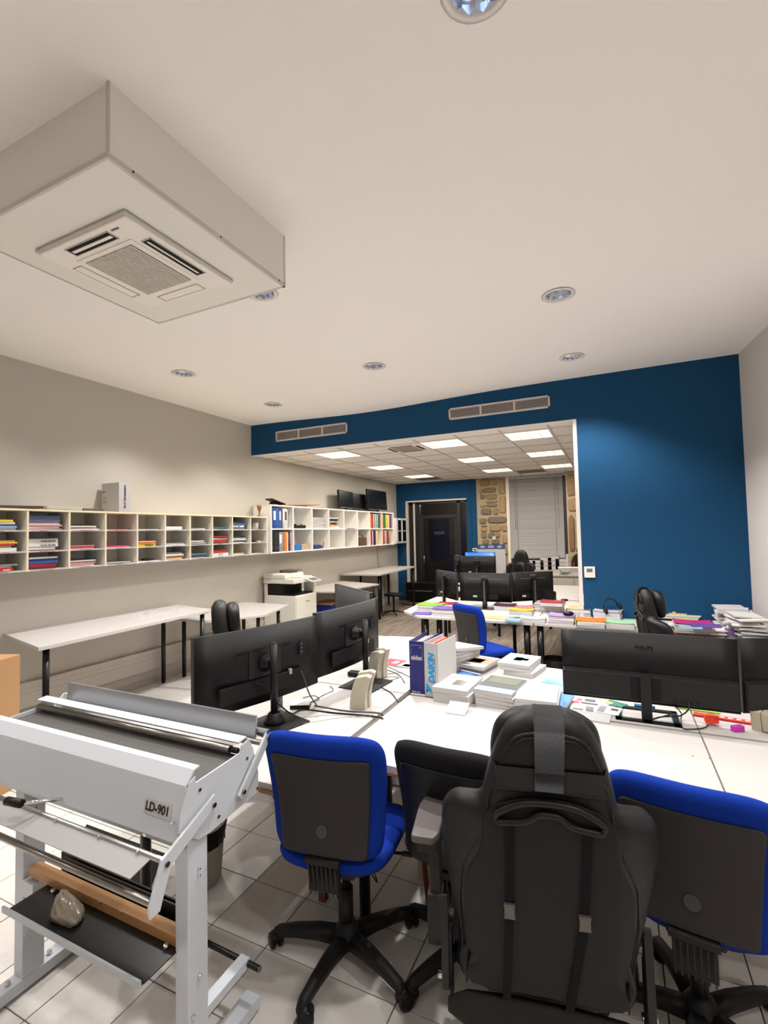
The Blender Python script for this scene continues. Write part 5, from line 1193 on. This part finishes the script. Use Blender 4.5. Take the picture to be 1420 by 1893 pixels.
folder('maroon book with red edges behind the yellow folder', 931, 1129, .26, .24, .06, (104, 44, 66), .0, n=2)
folder('pink folder behind the bright yellow one', 965, 1131, .28, .22, .045, (226, 158, 172), .1)
t_ = folder('thick papers in a yellow folder, tall pile on the far desk', 1012, 1132, .32, .28, .085, (206, 196, 214), -.05, n=4, edge=(236, 196, 50))
folder('red folder topping the tall pile with the yellow spine', 1018, 1121, .26, .22, .045, (186, 52, 58), -.1, z0=Z+.088, n=2)
folder('lilac folder on thick papers with a rounded black case on it', 1037, 1155, .26, .22, .085, (190, 160, 218), -.05, n=4)
q = MB(); q.sph((0, 0, .02), .05, (1.1, .9, .55)); thing1('rounded_case', 'small black rounded case on the lilac folder', 'case', q, M_black, (at(1037, 1155, Z).x+.07, at(1037, 1155, Z).y+.07, Z+.088))
folder('beige folder on a black lever file beside the white pillar', 1070, 1139, .26, .26, .075, (236, 204, 146), -.1, n=2, edge=(30, 28, 30))
folder('orange folder with a yellow-green spine near the front edge of the far desk', 1092, 1161, .27, .22, .065, (244, 138, 34), -.02, n=3, edge=(196, 214, 70))
t = folder('white lever file with a headset lying on it by the blue wall', 1122, 1146, .28, .30, .085, (222, 222, 224), -.15, n=2, edge=(32, 30, 32))
p = at(1140, 1130, Z+.09)
q = MB(); q.tube([(-.08, 0, .02), (-.075, .03, .10), (0, .05, .135), (.06, .03, .10), (.075, 0, .03)], .008, n=8); q.tube([(.075, 0, .04), (.04, -.06, .03)], .004)
h_ = tag(q.build('headset', M_black, loc=(p.x-.03, p.y, Z+.092), rot=(0, -.3, .4)), 'black headset resting on the white lever file by the blue wall', 'headset')
for s_ in (-.08, .075):
    q = MB(); q.lathe([(.0, -.012), (.034, -.012), (.038, 0), (.034, .014), (0, .014)], T(s_, 0, .025) @ RY(PI/2), n=18); q.build('ear_cup', M_leath, h_)
folder('mint green folder left of the gaming chair at the far desk', 1146, 1164, .26, .22, .06, (176, 222, 184), -.04, n=3, edge=(150, 196, 60))
folder('dark red file partly hidden behind the far gaming chair', 1166, 1142, .18, .22, .085, (104, 34, 46), .1, n=2)
folder('bright blue folder right of the far gaming chair', 1224, 1168, .20, .18, .045, (44, 148, 190), -.05, n=2)
q = MB(); q.box((0, .08, .03), (.12, .16, .06), bev=.003); q.bb(-.01, .02, -.001, .0, .01, .03, mi=1); thing1('small_white_box', 'small white box with a grey square beside the bright blue folder', 'box', q, [M_paper, M_tgrey], tuple(at(1250, 1168, Z))[:2]+(Z,), -.05)
p = at(1258, 1150, Z)
t = empty('map_pile', 'untidy pile of colourful unfolded maps against the blue wall', 'maps', (p.x, p.y+.05, Z))
for k in range(6):
    q = MB(); q.box((.05*k*.5-.02, .1+.01*k, .03+.014*k), (.36-.02*k, .24, .012), RZ(.06*k-.1) @ RX(.04)); q.build('map', cmat([(228, 196, 140), (150, 190, 196), (236, 214, 170), (206, 190, 160), (232, 200, 120), (196, 206, 196)][k]), t)
q = MB(); q.box((0, .11, .012), (.34, .22, .024), bev=.003); wb = thing1('wooden_board', 'thin brown wooden tray under the magenta and purple folders', 'tray', q, cmat((150, 100, 66)), tuple(at(1284, 1176, Z))[:2]+(Z,), -.03)
folder('magenta folder on books with a light blue sheet, right part of the far desk', 1283, 1172, .30, .24, .085, (206, 62, 142), -.04, z0=Z+.0245, n=4)
folder('light blue sheet on the magenta folder of the far desk', 1278, 1163, .17, .16, .012, (168, 212, 232), -.04, z0=Z+.115)
folder('purple folder lying on the magenta one at the far desk', 1306, 1161, .22, .20, .014, (122, 84, 172), -.10, z0=Z+.118)
folder('large dark violet folder between the purple one and the round mug', 1330, 1168, .22, .24, .03, (92, 84, 110), .3)
q = MB(); q.lathe([(.0, 0), (.03, .0), (.045, .03), (.05, .06), (.043, .09), (.02, .105), (0, .107)], n=20); q.lathe([(.046, .0), (.0525, .03), (.0515, .04), (.044, .065)], T(0, 0, .02), n=20, mi=1, caps=False); thing1('round_pot', 'round white pot with a purple pattern near the paper heaps', 'pot', q, [M_paper, cmat((110, 80, 140))], tuple(at(1353, 1178, Z))[:2]+(Z,))
def heap(lab, x, y, w_, d_, n, hh, z0=Z, sd=0, spread=.04, tilt=.05):
    t = empty('paper_heap', lab, 'papers', (x, y, z0)); zz_ = 0; random.seed(sd)
    for k in range(n):
        h = hh/n; q = MB(); q.box((random.uniform(-spread, spread), random.uniform(-spread, spread), zz_+h/2), (w_*random.uniform(.85, 1), d_*random.uniform(.85, 1), h*.9), RZ(random.uniform(-.25, .25)) @ RX(random.uniform(0, tilt)) @ RY(random.uniform(-tilt, tilt)))
        q.build('sheets', [M_paper, cmat((206, 202, 206)), cmat((190, 186, 188)), cmat((222, 216, 210))][random.randint(0, 3)], t); zz_ += h
    return t
heap('tall white paper heap leaning in the corner of the blue wall', 1.02, 5.66, .26, .30, 10, .20, sd=3)
heap('wide messy paper heap at the right edge of the far desk', 1.03, 5.20, .24, .32, 14, .20, sd=5, spread=.03)
heap('low crumpled papers between the round pot and the messy heap', .80, 5.22, .15, .2, 5, .06, sd=9)
q = MB(); q.lathe([(.0, 0), (.045, .0), (.045, .10), (.038, .115), (0, .118)], n=18); thing1('smart_speaker', 'black cylindrical speaker on the white desk behind the folders', 'speaker', q, M_black, (-.80, 7.15, Z))
q = MB(); q.sph((0, 0, .014), .05, (1.0, .7, .35)); q.tube([(.05, 0, .01), (.15, .02, .004), (.22, -.03, .004), (.34, -.02, .004)], .003, n=5); thing1('computer_mouse', 'small black mouse with cable beside the cylindrical speaker', 'mouse', q, M_black, (-.64, 7.06, Z))
# equipment below the far desk
t = empty('computer_tower', 'black computer tower standing under the far desk', 'computer', (-.36, 5.60, 0), R(-4))
q = MB(); q.bb(-.10, .10, -.22, .22, .01, .45, bev=.006); q.build('case', M_black, t)
for k in range(6): q = MB(); q.bb(-.05, -.0, -.224, -.22, .10+.05*k, .125+.05*k); q.build('socket', cmat((110, 108, 106)) if k in (1, 3) else M_blackm, t)
q = MB(); q.bb(-.02, .08, -.223, -.22, .25, .36); q.build('fan_grille', M_blackm, t)
q = MB(); q.lathe([(.11, 0), (.14, .32), (.145, .33), (.135, .33), (.105, .01)], n=24); thing1('waste_bin', 'black waste bin under the far desk left of the computer tower', 'bin', q, M_blackm, (-.63, 5.58, 0))
# ================================================================== THINGS ON THE NEAR DESKS
def near_binder(name, lab, x0, y0, th, h, d, col, rz=0):
    t = empty(name, lab, 'binder', (x0+th/2, y0, Z), rz)
    q = MB(); q.bb(-th/2, th/2, 0, .003, 0, h, bev=.0008); q.bb(-th/2, -th/2+.0025, 0, d, 0, h, bev=.0008); q.bb(th/2-.0025, th/2, 0, d, 0, h, bev=.0008); q.build('cover', col, t)
    q = MB(); y = .02
    q.bb(-th/2+.006, th/2-.008, .012, d-.01, .004, h-.035); q.build('pages', M_paper, t)
    return t
t = near_binder('ring_binder', 'dark blue ring binder with white lettering standing on the white desks', -1.165, 2.775, .098, .315, .28, mat('binder_blue', (30, 34, 110), .35))
text('aldes', .034, M_paper, t, face((1, 0, 0), (0, 0, 1), (0, -.0008, .215)), bold=.0012)
text('aldes.com', .014, M_paper, t, face((1, 0, 0), (0, 0, 1), (-.008, -.0008, .010)), bold=.0004)
q = MB()
for a in ((-.037, .037, .290, .2915), (-.037, .037, .200, .2012), (-.037, -.036, .20, .29), (.036, .037, .20, .29)): q.bb(a[0], a[1], -.0012, 0, a[2], a[3])
q.build('label_outline', cmat((170, 176, 210)), t); text('HP', .010, M_paper, t, face((1, 0, 0), (0, 0, 1), (.024, -.0008, .277)))
for k in range(3):
    q = MB(); q.bb(-.03+.02*k, -.027+.02*k, .03, .26, .20, .296+.004*k); q.build('divider_sheet', [M_paper, cmat((208, 200, 160)), M_paper][k], t)
t = near_binder('ring_binder', 'white ring binder with light blue vertical lettering beside the dark blue binder', -1.058, 2.745, .088, .318, .29, M_paper, R(-5))
text('DAIKIN', .052, cmat((0, 150, 214)), t, face((0, 0, 1), (-1, 0, 0), (.004, -.0008, .170)), bold=.0024, xs=1.0, shear=.15)
q = MB(); q.prism([(-.034, .02), (-.010, .045), (-.034, .075)], .001, Matrix(((1, 0, 0, 0), (0, 0, -1, 0), (0, 1, 0, 0), (0, 0, 0, 1)))); q.build('logo', cmat((20, 60, 110)), t)
q = MB(); q.prism([(-.034, .045), (.006, .02), (-.004, .052), (-.034, .082)], .0012, Matrix(((1, 0, 0, 0), (0, 0, -1, 0), (0, 1, 0, 0), (0, 0, 0, 1)))); q.build('logo', cmat((0, 150, 214)), t)
q = MB(); q.bb(.026, .028, -.0012, 0, .06, .24); q.build('small_print', M_tgrey, t)
q = MB(); q.bb(-.03, -.010, .02, .27, .28, .302); q.build('divider_sheet', cmat((214, 92, 66)), t)
q = MB(); q.bb(.0, .03, .02, .27, .27, .296); q.build('divider_sheet', M_paper, t)

def mag(lab, px, py, w_, d_, h, rz, cover, z0=Z, prints=(), page=None, name='catalogue', cat='catalogue', ctr=None):
    """printed booklet lying flat; px, py = middle of its front bottom edge"""
    p = at(px, py, z0) if ctr is None else Vector((ctr[0], ctr[1], z0))
    t = empty(name, lab, cat, (p.x, p.y, z0), rz)
    q = MB(); q.box((0, d_/2, h/2), (w_, d_, h), bev=min(.002, h*.3)); q.build('pages', page or M_paper, t)
    q = MB(); q.bb(-w_/2, w_/2, 0, d_, h, h+.0012); q.build('cover', cmat(cover, .4), t)
    for (u0, u1, v0, v1, c) in prints:
        q = MB(); q.bb(-w_/2+w_*u0, -w_/2+w_*u1, d_*v0, d_*v1, h+.0012, h+.0018); q.build('cover_print', cmat(c, .4), t)
    return t
def pile(items, px, py, z0=Z):
    z_ = z0
    for it in items:
        lab, w_, d_, h, rz, cover, prints, dx = it
        p = at(px, py, Z)
        mag(lab, 0, 0, w_, d_, h, rz, cover, z_, prints, ctr=(p.x+dx, p.y)); z_ += h+.002
    return z_
LS = [(.1, .9, .55, .95, (70, 84, 60)), (.0, 1, .3, .56, (46, 52, 58)), (.0, 1, .0, .28, (126, 150, 186))]
pile([('thick white catalogue at the bottom of the pile next to the white binder', .215, .30, .055, R(-6), (224, 222, 220), (), 0),
      ('white catalogue with a grey photo and fine print, top of the leftmost pile', .21, .29, .028, R(-3), (230, 228, 226), [(.42, .75, .28, .62, (120, 112, 104)), (.1, .8, .7, .8, (180, 176, 172)), (.2, .7, .1, .14, (170, 170, 170))], -.005)], 833, 1302)
q = MB(); q.bb(-.055, .055, -.10, .0, .0, .0015, m=RX(.35)); tag(q.build('paper_slip', M_paper, loc=tuple(at(850, 1293, Z+.05))[:2]+(Z+.036,)), 'white paper slip sticking out below the leftmost catalogue pile', 'paper')
pile([('pale grey catalogue at the very bottom of the landscape-cover pile', .235, .30, .022, R(2), (206, 204, 202), (), .01),
      ('beige-edged book second from the bottom of the landscape-cover pile', .22, .30, .020, R(-2), (196, 176, 156), (), 0),
      ('white book in the middle of the landscape-cover pile', .22, .30, .018, R(-5), (226, 224, 222), (), -.005),
      ('catalogue with a dark forest and blue lake cover on top of its pile', .22, .30, .022, R(-7), (40, 48, 56), LS, -.015)], 915, 1310)
pile([('pale folder at the bottom of the stack right of the landscape cover', .225, .30, .018, R(2), (202, 204, 210), (), 0),
      ('bright blue folder in the stack behind the black gaming chair headrest', .22, .31, .012, R(-6), (48, 130, 200), (), .025),
      ('white folder with dark edge in the stack behind the gaming chair headrest', .22, .30, .020, R(2), (214, 214, 218), (), -.002),
      ('loose white printed sheets on top of the stack behind the headrest', .215, .30, .020, R(3), (232, 228, 232), [(.05, .06, .9, .92, (40, 40, 40))], -.004)], 992, 1322)
pile([('white spiral book under the catalogue with the blue-green picture', .20, .27, .030, R(-12), (220, 220, 218), (), .02),
      ('grey catalogue second from the bottom behind the landscape-cover pile', .21, .28, .024, R(-6), (190, 190, 188), (), .0),
      ('white catalogue with a blue-green round picture on its cover', .22, .28, .022, R(-8), (234, 236, 236), [(.22, .78, .35, .65, (112, 142, 140)), (.35, .6, .30, .70, (70, 112, 138)), (.55, .8, .42, .60, (134, 164, 118)), (.3, .6, .85, .88, (150, 160, 160))], -.01)], 952, 1250)
mag('turquoise brochure with blue lettering leaning left of the wide right monitor', 1012, 1275, .20, .27, .008, R(-20), (116, 200, 214), Z, [(.1, .7, .30, .44, (40, 120, 190)), (.5, .95, .6, .95, (206, 140, 190)), (.1, .5, .5, .56, (40, 120, 190))])
mag('magazine with a brown horse photograph behind the two standing binders', 866, 1236, .22, .28, .022, R(-12), (226, 224, 220), Z+.03, [(.15, 1, .28, .9, (150, 116, 88)), (.3, .7, .35, .7, (92, 64, 48)), (.05, .5, .08, .14, (60, 60, 60))])
mag('thick book under the horse photograph magazine', 866, 1240, .22, .28, .028, R(-14), (216, 214, 210), Z)
mag('white magazine with bold lettering directly right of the white binder', 826, 1233, .15, .20, .05, R(-8), (230, 228, 226), Z, [(.3, .8, .5, .58, (60, 60, 60)), (.3, .8, .38, .44, (90, 90, 90))])
mag('magazine with a dark blue glowing cover right of the white binder', 842, 1262, .17, .19, .030, R(-20), (24, 40, 84), Z, [(.25, .8, .25, .75, (60, 110, 180)), (.05, .95, .85, .93, (170, 180, 200))])
mag('beige folder lying at the far desk edge behind the horse magazine', 842, 1215, .24, .20, .05, R(-5), (206, 184, 144), Z)
t = empty('paper_tray', 'tilted stack of white drawings behind the dark blue and white binders', 'papers', (-1.10, 3.30, Z), R(-18))
for k in range(7):
    q = MB(); q.box((.01*k-.05, .1, .02+.024*k), (.24, .30, .020), RX(-.02*k) @ RZ(.05*(k % 3)-.05)); q.build('sheets', [M_paper, cmat((206, 202, 196)), M_paper][k % 3], t)
for k in range(5):
    q = MB(); q.box((-.02+.03*k, .05+.02*k, .181), (.06, .003, .001), RZ(.5*k)); q.build('sketch_line', M_tgrey, t)
for k, (px, py, w_, d_, rz, c, pr, lab) in enumerate([
    (1085, 1332, .21, .13, -4, (206, 206, 208), [(.1, .35, .1, .3, (120, 120, 120))], 'grey-white printed brochure nearest to the frame foot of the wide monitor'),
    (1078, 1318, .13, .10, 2, (236, 236, 236), [(.1, .5, .2, .4, (60, 60, 64)), (.6, .9, .1, .9, (110, 112, 120))], 'white price list with black print left of the monitor foot'),
    (1120, 1322, .12, .12, -10, (240, 240, 240), [(.1, .4, .1, .9, (130, 132, 140)), (.6, .9, .5, .8, (60, 60, 66))], 'white leaflet with grey columns left of the monitor foot'),
    (1062, 1306, .07, .09, 5, (214, 206, 188), [(.1, .9, .5, .9, (190, 70, 90))], 'small beige card with a red corner under the wide monitor'),
    (1100, 1303, .14, .08, -3, (238, 238, 240), [(.1, .5, .2, .8, (80, 82, 88)), (.55, .7, .1, .9, (180, 182, 190))], 'white leaflet with dark squares below the wide monitor'),
    (1132, 1306, .10, .07, -30, (52, 120, 104), [(.0, .4, .0, .5, (226, 206, 110))], 'green and yellow card below the wide monitor'),
    (1075, 1297, .05, .04, 0, (214, 70, 130), [], 'tiny pink note below the left end of the wide monitor')]):
    mag(lab, px, py, w_, d_, .004+.002*(k % 3), R(rz), c, Z, pr, name='leaflet', cat='leaflet')
mag('red and white brochure on the desk left of the dark blue binder', 728, 1232, .26, .16, .006, R(-8), (204, 44, 62), Z, [(.60, 1, .0, 1, (232, 226, 226)), (.3, .45, .3, .7, (238, 200, 204)), (.7, .95, .1, .5, (204, 44, 62))], name='brochure', cat='brochure')
q = MB(); q.cyl((-.045, 0, .008), (.055, .0, .008), .008, n=10); tag(q.build('marker_pen', cmat((48, 120, 176)), loc=tuple(at(1190, 1308, Z)), rot=(0, 0, -.1)), 'blue marker pen lying behind the frame foot of the wide monitor', 'pen')
q = MB(); q.box((0, 0, .004), (.20, .035, .008), bev=.001); tag(q.build('ruler', cmat((176, 214, 60)), loc=tuple(at(1288, 1313, Z)), rot=(0, 0, -.08)), 'lime green ruler strip below the wide right monitor', 'ruler')
t = empty('tape_strip', 'red perforated strip with white dots on the right desk', 'strip', tuple(at(1338, 1330, Z)), R(-8))
q = MB(); q.box((0, 0, .005), (.26, .045, .010), bev=.001); q.build('strip', cmat((214, 48, 28)), t)
for k in range(5): q = MB(); q.lathe([(.013, 0), (.013, .001), (0, .001)], T(-.04+.035*k, 0, .010), n=14); q.build('dot', M_paper, t)
q = MB(); q.prism([(-.03, -.02), (.03, -.026), (.036, .01), (.01, .03), (-.02, .02)], .035, T(0, 0, 0), bev=.005); tag(q.build('tape_dispenser', cmat((236, 60, 36)), loc=tuple(at(1313, 1335, Z+.0125)), rot=(0, 0, .3)), 'small bright red tape dispenser on the red dotted strip', 'dispenser')
q = MB(); q.box((0, 0, .014), (.055, .028, .028), RZ(.6), bev=.004); tag(q.build('eraser', cmat((190, 50, 170)), loc=tuple(at(1364, 1352, Z))), 'magenta eraser block beside the beige speaker at the right edge', 'eraser')
def speaker(lab, x, y, rz, lay=False):
    t = empty('speaker', lab, 'speaker', (x, y, Z), rz)
    def prof(x0, x1, dy, hh):
        q = MB(); pts = [(-.047+dy, 0), (-.045+dy, .05), (-.051+dy, .10), (-.064+dy, .15), (-.080+dy, hh-.006), (-.055+dy, hh+.004), (.008, hh-.010), (.024, .13), (.037, .08), (.045, .03), (.044, 0)]
        q.prism(pts, x1-x0, Matrix(((0, 0, 1, x0), (1, 0, 0, 0), (0, 1, 0, 0), (0, 0, 0, 1))), bev=.004); return q
    prof(-.045, .004, .0, .185).build('side_shell', M_beige, t)
    prof(.006, .048, -.010, .20).build('front_shell', M_beige, t)
    return t
speaker('beige curved computer speaker standing near the desk gap, nearer of the two', -1.335, 2.44, R(100))
speaker('beige curved computer speaker behind the pole of the second left monitor', -1.50, 2.99, R(75))
t = speaker('beige speaker lying on its side at the right edge of the photo', .66, 2.93, R(60)); t.rotation_euler = (R(80), R(0), R(150)); t.location = (.60, 2.85, Z+.05)
t = empty('drinks_can', 'white and black printed drinks can behind the nearest monitor pole', 'can', tuple(at(512, 1312, Z)))
q = MB(); q.lathe([(.028, 0), (.033, .006), (.033, .105), (.027, .115), (.025, .113), (0, .112)], n=24); q.build('can', cmat((206, 206, 208), .3), t)
q = MB(); q.lathe([(.0335, .02), (.0335, .085)], n=24, caps=False); q.build('can_label', mat('can_print', (150, 150, 152), .4, vary=.95, scale=45), t)
t = empty('black_box', 'flat black and white box on the desk behind the monitor cables', 'box', tuple(at(556, 1308, Z)), R(25))
q = MB(); q.box((0, 0, .012), (.11, .07, .022), bev=.002); q.build('box', M_black, t)
q = MB(); q.box((0, 0, .024), (.106, .066, .002)); q.build('lid', M_paper, t)
q = MB(); q.box((0, 0, .018), (.09, .06, .034), bev=.01); tag(q.build('desk_hub', M_black, loc=tuple(at(656, 1250, Z))), 'small black hub on the desk behind the second left monitor pole', 'hub')
# cables
def cable(lab, pts, r=.004, c=M_black, name='cable'):
    q = MB(); q.tube([tuple(p) for p in spline(pts, 8, closed=False)], r, n=6)
    return tag(q.build(name, c), lab, 'cable')
zc = Z+.005
def d(px, py, z=zc): p = at(px, py, z); return (p.x, p.y, z)
cable('thick dark cable from the nearest monitor connector to the desk gap', [(-1.665, 1.95, .985), (-1.66, 2.0, .96), (-1.64, 2.06, .88), (-1.56, 2.10, .80), d(560, 1312), d(620, 1318), d(680, 1323), d(707, 1328), (-1.172, 2.36, Z-.03)], .0045)
cable('grey cable from the white plug of the nearest monitor to the gap', [(-1.60, 2.255, .975), (-1.585, 2.26, .93), (-1.56, 2.27, .85), (-1.52, 2.28, .79), d(585, 1305), d(640, 1314), d(700, 1318), (-1.172, 2.40, Z-.02)], .004, cmat((70, 68, 66)))
cable('thin cable running beside the near beige speaker into the desk gap', [d(680, 1255), d(700, 1268), d(722, 1280), d(733, 1293), (-1.172, 2.62, Z-.02)], .003)
cable('looping thin cable between the two beige speakers', [d(560, 1290), d(580, 1286), d(590, 1292), d(575, 1298), d(600, 1284), d(616, 1276), d(610, 1268)], .0022)
cable('thin cables from the far beige speaker to the dark blue binder', [(-1.55, 2.98, .93), (-1.48, 3.02, .90), d(700, 1222, .80), d(725, 1236, .78), (-1.19, 2.98, Z+.01)], .0028)
cable('dark cable curving past the red and white brochure', [(-1.52, 3.0, .88), d(700, 1232, .80), d(735, 1246, zc), d(748, 1262, zc)], .003)
cable('thin looping wires on the desk right of the far beige speaker', [d(700, 1262), d(712, 1252), d(738, 1252), d(715, 1258), d(706, 1248), d(745, 1243)], .0018)
cable('faint thin wire lying across the near left desk', [d(505, 1344), d(560, 1338), d(620, 1328), d(690, 1322)], .0012, cmat((120, 116, 112)))
cable('second faint thin wire across the near left desk', [d(560, 1326), d(610, 1322), d(660, 1325), d(700, 1324)], .0012, cmat((120, 116, 112)))
cable('black cable from the wide monitor sockets over its frame foot', [(.30, 2.825, .87), (.30, 2.80, .84), (.26, 2.80, .80), d(1225, 1325, .775), d(1205, 1330, .77), d(1240, 1321, .775)], .0035)
cable('black lead hanging from the wide monitor to the desk seam', [(.20, 2.825, .88), d(1258, 1316, .80), d(1259, 1330), d(1262, 1345), d(1275, 1348), d(1300, 1346), d(1310, 1340)], .0028)
cable('thin cable loop hanging below the front blue chair seat', [(-1.0, 1.86, .42), (-.97, 1.84, .36), (-.93, 1.82, .30), (-.99, 1.83, .36), (-1.03, 1.86, .40)], .003)
q = MB(); q.box((0, 0, 0), (.012, .62, .045), bev=.002); tag(q.build('cable_channel', cmat((96, 92, 88), .4), loc=(-1.1725, 2.30, Z-.03)), 'dark metal cable channel in the gap between the left and middle desks', 'channel')
t = empty('lamp_screws', 'two small screws in the middle desk by the seam', 'screws', (.30, 2.46, Z))
for x in (-.03, .03): q = MB(); q.lathe([(.004, 0), (.004, .0008), (0, .001)], T(x, 0, 0), n=10); q.build('screw', M_tgrey, t)
# sketches on the drafting table
t = empty('sketch_sheet', 'sheet with pale grey sketches lying on the long drafting table', 'paper', (-4.62, 3.75, .9002))
q = MB(); q.bb(-.21, .21, -.35, .35, 0, .0008); q.build('sheet', cmat((186, 181, 178)), t)
for k in range(26):
    q = MB(); q.box((random.uniform(-.16, .16), random.uniform(-.3, .3), .0012), (random.uniform(.02, .08), .006, .0006), RZ(0)); bmesh.ops.rotate(q.bm, verts=q.bm.verts[:], cent=(0, 0, 0), matrix=Matrix.Rotation(random.uniform(-.3, .3), 3, 'Z')); q.build('sketch_line', cmat((96, 92, 92)), t)
# far left desk: dark tray with pedestal under desks
t = empty('pedestal', 'white metal drawer pedestal under the near left desk', 'pedestal', (-1.55, 3.3, 0))
q = MB(); q.bb(-.2, .2, -.25, .25, .02, .55, bev=.004); q.build('body', M_white, t)
for k in range(3): q = MB(); q.bb(.201, .212, -.24, .24, .04+.17*k, .20+.17*k, bev=.003); q.build('drawer', M_white, t)
_l = [o['label'] for o in COL.objects if o.get('label') and o.parent is None]
print('DUPES', sorted({x for x in _l if _l.count(x) > 1})[:10], 'LONG', [x for x in _l if not 4 <= len(x.split()) <= 16][:10])
